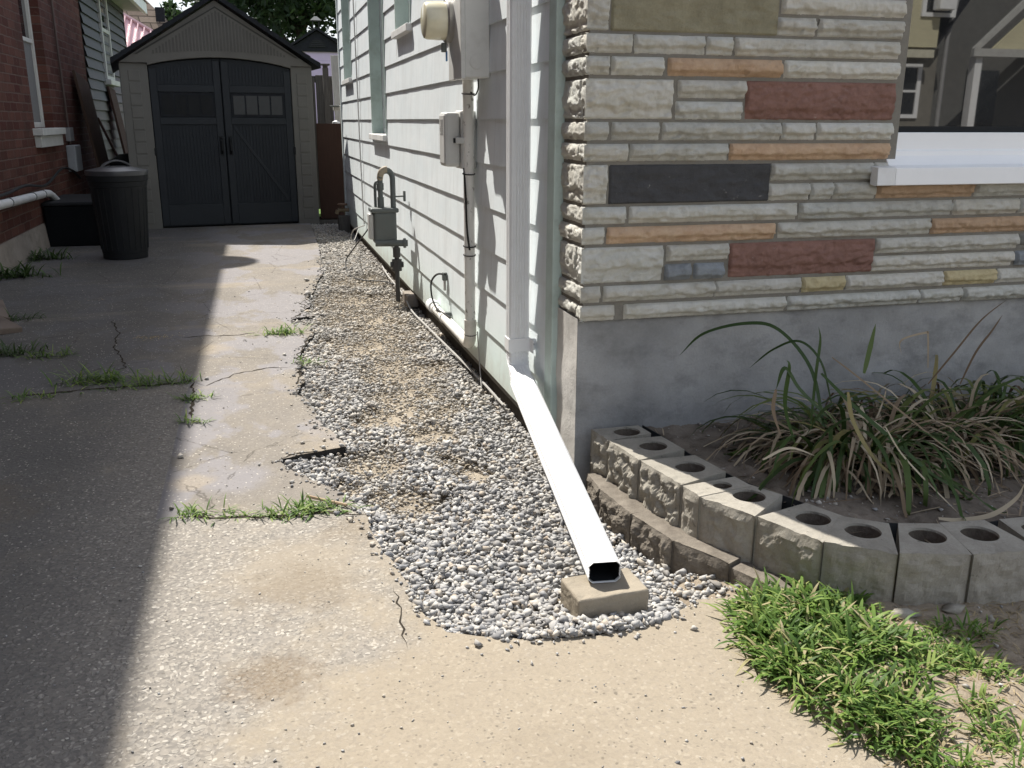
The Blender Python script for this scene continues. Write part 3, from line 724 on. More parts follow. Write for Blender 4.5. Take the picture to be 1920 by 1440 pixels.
layout = {
 0: (30, [(1103, 1143, 'g', 'F'), (1150, 1462, 'm', 'F'), (1469, 1703, 'g', 'U'), (1463, 1533, 'g', 'L'), (1541, 1698, 'g', 'L')]),
 1: (85, [(1103, 1186, 'g', 'F'), (1193, 1323, 'g', 'F'), (1329, 1376, 'g', 'F'), (1382, 1690, 'g', 'F')]),
 2: (122, [(1103, 1143, 'g', 'F'), (1150, 1245, 'g', 'F'), (1256, 1468, 'o', 'F'), (1475, 1685, 'g', 'F')]),
 3: (188, [(1103, 1262, 'g', 'F'), (1274, 1398, 'g', 'U'), (1271, 1394, 'g', 'L'), (1402, 1679, 'r', 'F')]),
 4: (247, [(1103, 1141, 'g', 'F'), (1150, 1237, 'g', 'F'), (1245, 1465, 'g', 'F'), (1470, 1530, 'g', 'F'), (1536, 1671, 'g', 'F')]),
 5: (287, [(1100, 1178, 'g', 'F'), (1184, 1366, 'g', 'F'), (1371, 1667, 'o', 'F')]),
 6: (345, [(1098, 1138, 'g', 'F'), (1145, 1445, 'k', 'F'), (1448, 1635, 'g', 'U'), (1640, 1676, 'g', 'U'), (1445, 1519, 'g', 'L'), (1524, 1563, 'g', 'L'), (1568, 1644, 'g', 'L'), (1649, 1828, 'o', 'L'), (1834, 1990, 'g', 'L')]),
 7: (398, [(1097, 1174, 'g', 'F'), (1183, 1495, 'g', 'F'), (1502, 1785, 'g', 'F'), (1790, 1909, 'g', 'F'), (1914, 2030, 'g', 'F')]),
 8: (435, [(1095, 1134, 'g', 'F'), (1141, 1453, 'o', 'F'), (1462, 1744, 'g', 'F'), (1749, 1945, 'o', 'F'), (1951, 2080, 'g', 'F')]),
 9: (495, [(1093, 1243, 'g', 'F'), (1252, 1365, 'g', 'U'), (1250, 1297, 'b', 'L'), (1305, 1359, 'b', 'L'), (1370, 1637, 'r', 'F'), (1643, 1904, 'g', 'U'), (1637, 1899, 'g', 'L'), (1910, 2100, 'd', 'U'), (1905, 2050, 'b', 'L')]),
 10: (548, [(1088, 1126, 'g', 'F'), (1134, 1340, 'g', 'F'), (1344, 1501, 'g', 'F'), (1506, 1584, 'y', 'F'), (1588, 1765, 'g', 'F'), (1770, 1864, 'y', 'F'), (1868, 2040, 'g', 'F')]),
 11: (575, [(1088, 1153, 'g', 'F'), (1173, 1473, 'g', 'F'), (1480, 1721, 'g', 'F'), (1726, 1801, 'g', 'F'), (1806, 1990, 'g', 'F')]),
}
for r, (py, row) in layout.items():
    hv = halves(r)
    for i, (a, b, c, m_) in enumerate(row):
        z0, z1 = hv[m_]; u0 = XSD-.006 if i == 0 else xr(a, py); u1 = xr(b, py)
        if r <= 6 and u1 > JL-.02 and m_ != 'L': u1 = JL+rng.uniform(-.006, .004)
        if r == 0 and u1 > JL-.03: u1 = JL
        u0 -= .003*(i > 0); u1 += .003; z0 -= .0026; z1 += .0026
        add_stone(u0, u1, z0, z1, put_front, tint(c), .011 if c in 'krm' else .0155, flat=(c in 'km'), edge_u=(0 if i == 0 else 1, 1))
# rows above the picture and further right
def fill(z0, z1, x0, x1):
    x = x0
    while x < x1-.05:
        w = rng.choice((.12, .2, .3, .42)); e = min(x+w, x1); e = x1 if x1-e < .07 else e
        add_stone(x, e, z0, z1, put_front, tint(rng.choice('ggggggory')), .0135); x = e+.012
z = zf(1.525); k = 0
while z < 2.35:
    h = .0505 if k % 3 != 2 else .1155; fill(z, z+h, XSD-.006, JL); z += h+.0135; k += 1
for r in ROWS:
    if r >= 7: fill(*ROWS[r], 2.95 if r < 10 else 2.9, 4.3)
fill(*halves(6)['L'], 2.62, 4.3); 
# side returns in sun
for r in ROWS:
    z0, z1 = ROWS[r]; z0 -= .0026; z1 += .0026; cut = {1: .062, 3: .045, 5: .05, 9: .055, 11: .045, 7: .0, 10: 0}.get(r, 0)
    if cut: add_stone(YF, YF+cut, z0, z1, put_side, tint('g'), .0075, edge_u=(0, 1)); add_stone(YF+cut+.006, 2.925, z0, z1, put_side, tint('g'), .0075)
    else: add_stone(YF, 2.925, z0, z1, put_side, tint('g'), .0075, edge_u=(0, 1))
z = zf(1.525); k = 0
while z < 2.3:
    h = .0505 if k % 3 != 2 else .1155; add_stone(YF, 2.925, z, z+h, put_side, tint('g'), .0075, edge_u=(0, 1)); z += h+.0135; k += 1
me = npmesh('stone_facing', np.array(SV), np.array(SF), {'tint': np.array(SC)})
sf = link('stone_facing', me, STONE, house)
MB().prism([(XSD+.006, MF), (JL+.03, MF), (JL+.03, MF+.16), (XSD+.006, 2.995)], zf(.50), 2.45, 'z').build('mortar_backing', MORT, house)
MB().box(JL+.03, 4.4, MF, MF+.16, zf(.50), zf(.985)).build('mortar_backing', MORT, house)
# parged foundation under the stone: lumpy upper edge creeping over the bottom course
pv = []; pf = []
nx_, nz_ = 260, 40
for j in range(nz_+1):
    for i in range(nx_+1):
        x = .951+(4.4-.951)*(i/nx_)**1.35; t = j/nz_; top = zf(.508)+.010*fbm(x, 0, 0, 9, 4)+(.02 if 1.11 < x < 1.16 else 0)
        z = -.15+(top+.15)*t; d = .007*fbm(x, z, 5, 5, 4)+.0015*fbm(x, z, 6, 30, 3)-(.012*max(0, t-.97)/.03)
        pv.append((x, 2.71-d, z))
for j in range(nz_):
    for i in range(nx_): pf.append((j*(nx_+1)+i, j*(nx_+1)+i+1, (j+1)*(nx_+1)+i+1, (j+1)*(nx_+1)+i))
link('foundation', npmesh('foundation', pv, pf), PARGE, house, True); pv = []; pf = []; o_ = 0
for j in range(nz_+1):
    for i in range(13):
        y = 2.71+.30*i/12; z = -.15+.676*j/nz_; pv.append((.951+(.003*fbm(y, z, 7, 8, 4) if i else 0), y, z))
for j in range(nz_):
    for i in range(12): pf.append((o_+j*13+i, o_+(j+1)*13+i, o_+(j+1)*13+i+1, o_+j*13+i+1))
link('foundation_side', npmesh('foundation_side', pv, pf), concrete('pale_parging', (.47, .455, .43), (.56, .54, .51), (.38, .37, .35), .4), house, True)
MB().box(.975, 4.4, 2.74, 3.1, -.15, .49).build('foundation_core', MORT, house)
# front window
YW = YF+.092
MB().box(JL-.004, 4.2, YF+.03, YF+.135, zf(1.062), zf(1.098)).build('window_frame', WHITEV, house, .003)
win = bpy.data.objects['window_frame']
MB().box(JL+.0, 4.2, YF+.065, YF+.11, zf(1.098), zf(1.118)).build('gasket', BLACKP, win)
MB().add([(JL, YW, zf(1.11)), (4.2, YW, zf(1.11)), (4.2, YW, 2.4), (JL, YW, 2.4)], [(0, 1, 2, 3)]).build('pane', GLASS, win)
MB().box(JL+.0, 4.2, YF+.14, YF+.19, 1.04, 2.45).build('window_back', BLACKP, win)
sp_ = [(.03, 1.066), (.03, 1.040), (.022, 1.036), (.02, 1.020), (-.005, .990), (-.045, .983), (-.048, .926), (-.035, .924), (.06, .93), (.06, 1.066)]
MB().prism([(YF+a, zf(b)) for a, b in sp_], JL-.004, 4.2, 'x').build('sill', WHITEV, win, .002)
MB().prism([(YF+a, zf(b)) for a, b in ((-.008, .988), (-.045, .985), (-.048, .926), (-.035, .924), (-.008, .928))], 2.008*Q, JL-.005, 'x').build('sill', WHITEM, win, .002)
# eave and roof (out of frame above)
MB().add([(XS-.06, 2.45, 2.82), (5.2, 2.45, 2.82), (5.2, 10.9, 2.82), (XS-.06, 10.9, 2.82), (3.0, 5.0, 3.62), (3.0, 8.4, 3.62)], [(0, 1, 4), (1, 2, 5, 4), (2, 3, 5), (3, 0, 4, 5), (3, 2, 1, 0)]).build('roof', SHINGLE_D, house)
MB().box(XSD, 4.4, MF, 2.95, 2.38, 2.81).build('upper_wall', SIDING, house)
# recessed side windows
for (y0, y1, z0, z1) in OPEN:
    d = .115; x1 = XS+d
    fr = MB().box(XS-.004, x1, y1, y1+.022, z0-.01, z1).build('window_jamb', TRIM, house, .002)
    MB().box(XS-.004, x1, y0-.022, y0, z0-.01, z1).build('window_jamb', TRIM, house, .002)
    MB().box(x1, x1+.006, y0, y1, z0, z1).build('pane', GLASSD, fr)
    MB().box(x1-.03, x1-.001, y1-.05, y1-.001, z0, z1).box(x1-.03, x1-.001, y0+.001, y0+.05, z0, z1).box(x1-.03, x1-.001, y0+.05, y1-.05, z0, z0+.045).build('sash', TRIMW, fr, .003)
    MB().box(XS-.03, x1, y0-.03, y1+.03, z0-.045, z0-.001).build('sill', simple('white_sill_paint', (.72, .72, .70), .6), fr, .004)

# ================================================================= things on the side wall
# downspout ----------------------------------------------------------
ds = thing('downspout', 'white ribbed metal downspout ending on a concrete brick at the house corner', 'downspout', (0, 0, 0))
DY0, DY1 = 3.145, 3.200; DX0, DX1 = XS-.094, XS-.018
def ribbed(w, h, rib=.0035, n=4, c=.007, flat=False):
    """corrugated rectangular tube outline, w along a, h along b"""
    o = []
    def side(p, q):
        L_ = math.hypot(q[0]-p[0], q[1]-p[1]); dx, dy = (q[0]-p[0])/L_, (q[1]-p[1])/L_; nx, ny = dy, -dx
        a = .16*L_; o.append(p)
        if flat and abs(dx) > .5: o.append(q); return
        for i in range(n):
            t0 = a+(L_-2*a)*(i+.15)/n; t1 = a+(L_-2*a)*(i+.5)/n; t2 = a+(L_-2*a)*(i+.85)/n
            for t, d in ((t0, 0), ((t0+t1)/2, -rib), ((t1+t2)/2, -rib), (t2, 0)): o.append((p[0]+dx*t+nx*d, p[1]+dy*t+ny*d))
        o.append(q)
    a, b = w/2, h/2
    side((-a+c, -b), (a-c, -b)); side((a, -b+c), (a, b-c)); side((a-c, b), (-a+c, b)); side((-a, b-c), (-a, -b+c)); return o
pr = ribbed(.076, .055, .0022)
cx_, cy_ = (DX0+DX1)/2, (DY0+DY1)/2
v_ = MB().sweep([((cx_, cy_, 3.0), (1, 0, 0), (0, 1, 0)), ((cx_, cy_, .31), (1, 0, 0), (0, 1, 0))], pr)
v_.build('vertical_pipe', WHITEM, ds, smooth=False)
# elbow and sloping outlet
p_top = Vector((cx_, cy_, .31)); p_out = Vector((.752, 1.900, .066)); p_el = Vector((cx_-.008, 3.085, .226))
dirn = (p_out-p_el).normalized()
u1 = Vector((1, 0, 0)); u1 = (u1-dirn*u1.dot(dirn)).normalized(); w1 = dirn.cross(u1)
if w1.z < 0: w1 = -w1
frames = []
NE = 22
for i in range(NE+1):
    t = i/NE; a = Vector((cx_, cy_, .312)); c_ = Vector((cx_, cy_, .245)); b = p_el+dirn*.03
    p = a*(1-t)**2+c_*2*t*(1-t)+b*t*t
    u = Vector((1, 0, 0)).lerp(u1, t).normalized(); w = Vector((0, 1, 0)).lerp(w1, t).normalized()
    cr = 1.03 if i % 2 else .985
    frames.append((p, u*cr, w*cr))
MB().sweep(frames, ribbed(.074, .053, .001)).build('elbow', WHITEM, ds)
hd = Vector((dirn.x, dirn.y, 0)).normalized(); WE = w1-dirn*(w1.dot(hd)/dirn.dot(hd)); WE = WE*.92; p_out = p_out+Vector((0, 0, .004))
mbx = MB().sweep([(p_el-dirn*.0, u1, w1), (p_el.lerp(p_out, .5)+Vector((0, 0, -.002)), u1, w1), (p_out, u1, WE)], ribbed(.081, .060, .0016, 3, .011, True))
ext = mbx.build('outlet_pipe', WHITEM, ds)
so_ = ext.modifiers.new('wall', 'SOLIDIFY'); so_.thickness = .0015; so_.offset = -1
inn = MB().sweep([(p_out-dirn*.004, u1*.97, WE*.97), (p_out-dirn*.06, u1*.96, w1*.95), (p_out-dirn*.5, u1*.96, w1*.95)], ribbed(.077, .055, .001, 3, .011, True)); inn.build('mouth_shade', BLACKP, ext)  # black sleeve added inside the white pipe to paint its mouth dark
st_ = MB().box(DX0-.003, DX1+.003, DY0-.003, DY1+.003, .318, .368).box(XS-.018, XS-.0145, DY0-.045, DY0, .318, .368).box(DX1, XS-.0145, DY0-.003, DY0, .318, .368)
st_.box(DX1+.004, XS+.022, DY0-.006, DY0-.002, .322, .366)
sp = st_.build('strap', WHITEM, ds, .0015)
MB().lathe([(0, -.004), (.004, -.004), (.005, 0)], (XS-.006, DY0-.006, .345), 10, 'y').build('screw', GASGREY, sp)
# concrete brick under the outlet
cb_ = thing('concrete_brick', 'buff concrete brick under the downspout outlet', 'brick', (.752, 1.905, .0), rad(3))
bmx = MB().box(-.092, .092, -.066, .055, -.05, .040); ob = bmx.build('brick_body', concrete('buff_concrete', (.24, .21, .165), (.34, .295, .23), (.16, .14, .11)), cb_, .006, seg=3)
sub = ob.modifiers.new('s', 'SUBSURF'); sub.subdivision_type = 'SIMPLE'; sub.levels = sub.render_levels = 3
tx = bpy.data.textures.new('lumps', 'CLOUDS'); tx.noise_scale = .03
dm = ob.modifiers.new('d', 'DISPLACE'); dm.texture = tx; dm.strength = .007; dm.mid_level = .5
# electric meter -------------------------------------------------------
em = thing('electric_meter', 'grey electric meter box with a yellowed round glass meter on the siding', 'electric meter', (0, 3.95, 1.30))
def rel(mb, t): return mb
def B(x0, x1, y0, y1, z0, z1, name, mat, par, base, bev=.003):
    return MB().box(x0-base[0], x1-base[0], y0-base[1], y1-base[1], z0-base[2], z1-base[2]).build(name, mat, par, bev)
eb = (0, 3.95, 1.30)
bx = B(.835, XS+.004, 3.827, 4.07, 1.30, 1.80, 'box_body', METERBOX, em, eb, .006)
B(.820, .836, 3.822, 4.075, 1.295, 1.80, 'cover', METERBOX, em, eb, .003)
c_ = on(838, 55, 0, .80); MY, MZ = 4.02, 1.53
MB().lathe([(.084, 0), (.086, -.012), (.088, -.02), (.083, -.026), (.078, -.026)], (.82, MY-3.95, MZ-1.30), 36, 'x').build('meter_ring', simple('meter_ring_metal', (.45, .44, .41), .35, .5, .1, 8, metal=.7), em, smooth=True)
gl = MB().lathe([(.076, 0), (.076, -.02), (.074, -.075), (.069, -.088), (.058, -.093), (0, -.094)], (.796, MY-3.95, MZ-1.30), 36, 'x').build('meter_glass', CREAM, em, smooth=True)
MB().box(.800-.02, .80, MY-3.95-.012, MY-3.95+.012, MZ-1.30-.122, MZ-1.30-.085).build('seal_lock', GASGREY, em, .002)
MB().box(.797, .803, MY-3.95-.01, MY-3.95+.004, MZ-1.30-.158, MZ-1.30-.118).build('blue_tag', simple('blue_tag', (.10, .22, .42), .5), em, .001)
MB().lathe([(0, -.0035), (.026, -.0035), (.026, -.001), (.03, 0)], (.885, 3.827-3.95, 1.36-1.30), 26, 'y').build('knockout', METERBOX, em)
# conduit -----------------------------------------------------------
cd = thing('conduit', 'chipped white conduit running from the meter box down to the wall base', 'conduit', (.905, 4.08, 0))
CXx, CYy = .905, 4.08
def relp(pts, b): return [(p[0]-b[0], p[1]-b[1], p[2]-b[2]) for p in pts]
path = [(CXx, CYy, 1.30), (CXx, CYy, .18)]+[(CXx, CYy+.055-.055*cos(a), .18-.055*sin(a)) for a in np.linspace(.2, pi/2, 6)]+[(CXx, 5.05, .125)]
MB().tube(relp(path, (CXx, CYy, 0)), .0245, 16).build('pipe', CHIP, cd, smooth=True)
MB().tube(relp([(CXx, CYy, .245), (CXx, CYy, .18)]+[(CXx, CYy+.055-.055*cos(a), .18-.055*sin(a)) for a in np.linspace(.2, pi/2, 6)]+[(CXx, CYy+.13, .125)], (CXx, CYy, 0)), .0285, 16).build('elbow_sleeve', simple('aged_white_plastic', (.68, .66, .60), .5, .35, .06, 9, dirt=((.4, .36, .28), .5)), cd, smooth=True)
MB().tube([(0, .93, .125), (0, 1.02, .125)], .034, 14).tube([(0, .975, .125), (.03, .975, .125)], .026, 12).build('wall_fitting', WHITEM, cd, smooth=True)
for a_ in (.62, .86): MB().tube([(0, a_, .125), (0, a_+.03, .125)], .029, 14).build('coupling', CHIP, cd, smooth=True)
for z in (1.245, .905, .585, .545, .175):
    MB().tube(relp([(CXx+.027*cos(a), CYy+.027*sin(a), z+.003*sin(a)) for a in np.linspace(0, 2*pi, 15)], (CXx, CYy, 0)), .0028, 5).build('cable_tie', BLACKW, cd)
MB().box(.0, .034, .60, .63, .14, .158).build('pipe_clip', GASGREY, cd, .002)
# telephone box --------------------------------------------------------
tb = thing('telecom_box', 'weathered grey telephone box with a latch beside the conduit', 'utility box', (.9, 4.2, .92))
t0 = (.9, 4.2, .92)
B(.872, XS+.004, 4.085, 4.225, .925, 1.175, 'box_body', TELE, tb, t0, .008)
B(.800, .871, 4.09, 4.222, .935, 1.168, 'cover', TELE, tb, t0, .016)
B(.845, .892, 4.068, 4.088, 1.035, 1.062, 'latch', TELE, tb, t0, .003)
B(.838, .846, 4.07, 4.086, 1.038, 1.058, 'latch_pin', BLACKP, tb, t0, .001)
B(.876, .890, 4.074, 4.0849, .93, 1.035, 'cable_guide', TELE, tb, t0, .002)
tl = MB()
for i in range(9):
    y_ = 4.112; tl.box(.7985-.9, .8-.9, y_-4.2+.012, y_-4.2+.012+rng.uniform(.05, .075), 1.135-.0075*i-.92, 1.138-.0075*i-.92)
tl.build('printed_notice', simple('faded_print', (.40, .40, .39), .7), tb)
# cables
def cable(name, label, pts, r, mat, n=8):
    o = MB().tube(smooth_path(pts, n), r, 6).build(name, mat, None, smooth=True); return P(o, label, 'cable')
cable('cable', 'thin black cable hanging down beside the white conduit below the telephone box', [(.882, 4.075, .93), (.884, 4.053, .80), (.888, 4.05, .66), (.9, 4.055, .57)], .0045, BLACKW)
cable('cable', 'short black cable looping out of the bottom of the meter box', [(.92, 3.95, 1.30), (.915, 3.93, 1.26), (.905, 3.95, 1.235), (.91, 4.05, 1.25)], .003, BLACKW)
cable('cable', 'short black cable looping from a bracket on the siding to the horizontal pipe', [(.93, 4.78, .345), (.895, 4.85, .335), (.875, 4.92, .28), (.875, 4.9, .2), (.885, 4.82, .155), (.90, 4.7, .15), (.905, 4.55, .16)], .0055, BLACKW)
cable('cable', 'thin grey wire hanging from the conduit elbow down to the gravel', [(.925, 4.02, .2), (.93, 4.0, .05), (.915, 3.9, -.04)], .003, GREYW)
bk_ = thing('cable_bracket', 'small rusty bracket on the siding above the horizontal white pipe', 'bracket', (XS, 4.80, .33))
MB().box(-.022, .002, -.014, .014, -.02, .022).build('plate', GASGREY, bk_, .002); MB().box(-.014, -.004, -.004, .02, -.075, -.02).build('tail', GREYW, bk_, .001)
cable('cable', 'grey cable lying along the base of the siding wall over the gravel', [(.92, 7.4, -.0), (.90, 6.9, .0), (.90, 6.2, -.005), (.87, 5.6, -.01), (.885, 5.1, -.012), (.90, 4.6, -.01), (.915, 4.3, -.015), (.93, 3.9, -.02), (.94, 3.6, -.03)], .0055, GREYW)
cable('cable', 'black cable curling over the gravel left of the gas meter', [(.75, 6.3, .5), (.72, 6.6, .38), (.68, 7.2, .18), (.64, 7.5, .04), (.63, 7.2, -.02), (.70, 6.9, -.02), (.84, 6.8, -.02), (.91, 6.5, -.0)], .005, BLACKW)
cable('cable', 'thin white cable hanging straight down the far end of the siding', [(XS-.012, 8.85, 2.2), (XS-.012, 8.8, 1.4), (XS-.014, 8.75, .8), (XS-.014, 8.7, .4), (XS-.01, 8.7, .2)], .007, simple('white_cable', (.6, .6, .58), .6))
# gas meter ---------------------------------------------------------------
gm = thing('gas_meter', 'grey gas meter with looping pipes standing over the gravel by the siding', 'gas meter', (.815, 6.1, .02)); gm.scale = (.78, .74, .90)
GY = 7.0
def T(pts, r, name, mat, seg=12): return MB().tube([(p[0]-.80, p[1]-GY, p[2]) for p in pts], r, seg).build(name, mat, gm, smooth=True)
MB().box(-.135, .055, -.055, .13, .365, .60).build('meter_body', GASGREY, gm, .022, seg=3)
MB().box(-.16, .075, -.065, .14, .592, .625).build('meter_head', GASGREY, gm, .012, seg=3)
MB().box(-.175, -.135, -.03, .10, .40, .585).build('index_cover', simple('pale_grey_index', (.46, .46, .44), .5, .3), gm, .012)
# two risers and the return bend
T([(.735, 7.02, .60), (.735, 7.02, .70)], .028, 'union', GASGREY); T([(.735, 7.02, .70), (.735, 7.02, .775)], .021, 'riser', GASGREY); T([(.735, 7.02, .752), (.735, 7.02, .80)], .03, 'union', GASGREY)
T([(.735, 7.02, .80), (.735, 7.02, .835)]+[(.785-.05*cos(a), 7.0, .84+.05*sin(a)) for a in np.linspace(.2, pi-.2, 9)]+[(.835, 6.985, .835), (.835, 6.98, .40)], .023, 'bend_pipe', GASGREY)
T([(.735, 7.02, .835)]+[(.785-.05*cos(a), 7.0, .845+.05*sin(a)) for a in np.linspace(.3, pi*.55, 6)], .027, 'elbow', simple('tan_fitting', (.32, .27, .20), .6), 12)
T([(.70, 7.10, .60), (.70, 7.10, .78)]+[(.725-.025*cos(a), 7.1, .78+.025*sin(a)) for a in np.linspace(.2, pi-.2, 6)]+[(.75, 7.1, .62)], .012, 'vent_pipe', GASGREY)
T([(.67, 6.95, .375), (.94, 6.93, .372)], .024, 'inlet_pipe', GASGREY); T([(.905, 6.935, .372), (.925, 6.935, .372)], .036, 'wall_flange', GASGREY)
T([(.845, 6.94, .375), (.845, 6.94, -.06)], .02, 'ground_pipe', GASDARK); T([(.845, 6.94, .34), (.845, 6.94, .27)], .032, 'pipe_union', GASDARK)
T([(.845, 6.94, .255), (.845, 6.94, .17)], .042, 'valve_body', GASDARK, 8); T([(.79, 6.94, .215), (.90, 6.94, .215)], .022, 'valve_stem', GASDARK, 8)
T([(.84, 6.97, .705), (.935, 6.965, .71)], .006, 'support_rod', GASGREY, 8); MB().box(.120, .137, -.055, -.01, .672, .745).build('rod_plate', GASGREY, gm, .002)
cable('cable', 'thin wire from the gas meter index along to the far end of the wall', [(.66, 6.2, .46), (.62, 6.5, .40), (.66, 7.2, .26), (.78, 8.2, .12), (.92, 9.2, .10)], .0035, GREYW)
stn = thing('footing_stone', 'small dark stone block behind the gas pipe at the siding base', 'stone', (.935, 6.0, -.02)); MB().box(-.05, .03, -.10, .10, -.03, .05).build('stone_body', PARGE_OLD, stn, .01)
# hose tap at the far end
fc_ = thing('hose_tap', 'old brass hose tap low on the wall beside the brown board', 'tap', (.83, 10.2, .0))
MB().tube([(.1, 0, .2), (-.02, 0, .2)], .02, 10).tube([(-.02, 0, .2), (-.035, 0, .16)], .022, 10).build('spout', simple('dull_brass', (.24, .19, .12), .5, .4), fc_, smooth=True)
MB().tube([(.03, 0, .2), (.03, 0, .27)], .012, 8).lathe([(.05, .0), (.055, .01), (.05, .02)], (.03, 0, .25), 12).build('tap_handle', simple('rusty_handle', (.20, .13, .09), .7), fc_)
MB().box(-.02, .10, -.05, .05, -.06, .14).build('support_block', FENCEW, fc_, .004)

# ================================================================= RETAINING BLOCKS
HOLEM = simple('shaded_block_hole', (.085, .078, .066), .95, .1, .3, 20, .5, 90)  # darker colour for the hole walls, painting in their shade
def make_block(name, fl, fr_, bl, br, z0, z1, hole, mat, seed, rough=.012):
    c = Vector(((fl[0]+fr_[0]+bl[0]+br[0])/4, (fl[1]+fr_[1]+bl[1]+br[1])/4, z0)); bm = bmesh.new()
    rs_ = random.Random(seed)
    def grid(fn, nu, nv):
        q = [[bm.verts.new(fn(i/nu, j/nv)) for i in range(nu+1)] for j in range(nv+1)]
        for j in range(nv):
            for i in range(nu): bm.faces.new((q[j][i], q[j][i+1], q[j+1][i+1], q[j+1][i]))
    L2 = lambda a, b, t: (a[0]+(b[0]-a[0])*t, a[1]+(b[1]-a[1])*t)
    wid = math.hypot(fr_[0]-fl[0], fr_[1]-fl[1]); nrm = Vector((fr_[1]-fl[1], -(fr_[0]-fl[0]))).normalized()
    def top_chip(s): return .004*fbm(s*wid, seed, 2, 30, 3)
    def P3(p, z): return Vector((p[0]-c.x, p[1]-c.y, z-z0))
    def frontf(s, t):
        p = L2(fl, fr_, s); z = z0+(z1-z0)*t
        e = min(s*wid, (1-s)*wid, (z1-z)*.8, .02)/.02; e = max(0, min(1, e))
        d = (.35+fbm(s*wid, z, seed, 26, 5))*rough*e-.004*(1-e)
        zz = z+(top_chip(s) if t > .99 else 0)
        return P3((p[0]+nrm.x*d, p[1]+nrm.y*d), zz)
    nu = max(8, int(wid/.005)); grid(frontf, nu, 26)
    # top with hole
    cen = ((fl[0]+fr_[0])*.5*.40+(bl[0]+br[0])*.5*.60, (fl[1]+fr_[1])*.5*.40+(bl[1]+br[1])*.5*.60)
    out_ = []
    N = 12
    for a, b in ((fl, fr_), (fr_, br), (br, bl), (bl, fl)):
        for i in range(N): out_.append((L2(a, b, i/N), (a is fl and b is fr_), i/N))
    ov = []
    for p, isf, s in out_:
        if isf: d = -.004; pz = P3((p[0]+nrm.x*d, p[1]+nrm.y*d), z1+top_chip(s))
        else: pz = P3(p, z1)
        ov.append(bm.verts.new(pz))
    def ring(rad_, z): 
        o2 = []
        for p, _, _ in out_:
            a = math.atan2(p[1]-cen[1], p[0]-cen[0]); o2.append(bm.verts.new(P3((cen[0]+rad_*cos(a), cen[1]+rad_*sin(a)), z)))
        return o2
    def stitch(A, Bq):
        n = len(A)
        for i in range(n): bm.faces.new((A[i], A[(i+1) % n], Bq[(i+1) % n], Bq[i]))
    if hole:
        mid = []
        for (p, _, _) in out_:
            a = math.atan2(p[1]-cen[1], p[0]-cen[0]); h_ = (cen[0]+hole*cos(a), cen[1]+hole*sin(a)); q = L2(p, h_, .5)
            mid.append(bm.verts.new(P3(q, z1+.0008*fbm(q[0], q[1], 1, 60, 2))))
        r0 = ring(hole, z1); r1 = ring(hole*.97, z1-.006); r2 = ring(hole*.93, z0+.004)
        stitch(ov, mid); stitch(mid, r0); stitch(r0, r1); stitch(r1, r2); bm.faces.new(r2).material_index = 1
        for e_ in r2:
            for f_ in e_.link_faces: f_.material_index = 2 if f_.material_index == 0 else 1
    else: bm.faces.new(ov)
    for a, b in ((fr_, br), (br, bl), (bl, fl)):
        grid(lambda s, t, a=a, b=b: P3(L2(a, b, s), z0+(z1-z0)*t), 6, 4)
    bmesh.ops.remove_doubles(bm, verts=bm.verts, dist=.0004); bmesh.ops.recalc_face_normals(bm, faces=bm.faces)
    me = bpy.data.meshes.new(name); bm.to_mesh(me); bm.free()
    o = link(name, me, [mat, SOIL, HOLEM]); o.location = c
    for p_ in me.polygons: p_.use_smooth = False
    return o
toplab = ['rough concrete block nearest the grey foundation wall, half shaded top', 'rough-faced concrete block with a hole, second along from the foundation wall', 'rough-faced concrete block just left of the narrow half block',
          'narrow half block with half a hole in the planter edge', 'smooth-faced concrete block just right of the narrow half block', 'sunlit-topped concrete block behind the tip of the lowest buried block',
          'concrete block whose front edge is sunlit and back half shaded', 'fully shaded concrete block just right of the last sunlit block top', 'shaded concrete block with dry straw in its hole', 'shaded concrete block at the right frame edge of the planter wall', 'shaded concrete block beyond the straw-filled one at the planter edge']
def inset(p, q, t): return (p[0]+(q[0]-p[0])*t, p[1]+(q[1]-p[1])*t)
for i in range(len(front)-1):
    fl, fr_ = front[i], front[i+1]; w = math.hypot(fr_[0]-fl[0], fr_[1]-fl[1])
    n = Vector((-(fr_[1]-fl[1]), fr_[0]-fl[0])).normalized(); jit = .004*math.sin(i*7.3)
    a = inset(fl, fr_, .012); b = inset(fr_, fl, .012); dep = .178 if i else .165
    tap = .14 if i != 3 else .04
    if i == 7: n = Vector((n.x*.93+.25, n.y)).normalized()
    br = (b[0]+n.x*dep-(fr_[0]-fl[0])*tap, b[1]+n.y*dep-(fr_[1]-fl[1])*tap); bl = (a[0]+n.x*dep+(fr_[0]-fl[0])*tap, a[1]+n.y*dep+(fr_[1]-fl[1])*tap)
    o = make_block('planter_block', a, b, bl, br, ZM-.09, ZT+jit*.5,   .044 if i != 3 else .027, BLOCK, i*3.1+1, .016 if i < 3 else .006)
    P(o, toplab[i], 'planter block', 'blocks of the curved planter wall')
lowf = [(.955, 2.60), (.948, 2.47), (.972, 2.27), (1.014, 2.075), (1.100, 1.915), (1.160, 1.765)]
lowlab = ['short buried brown block nearest the house corner', 'rough brown buried block beside the downspout pipe', 'rough brown buried block in the middle of the lower row', 'smooth brown buried block above the end of the gravel', 'half sunken brown block at the low end of the buried row']
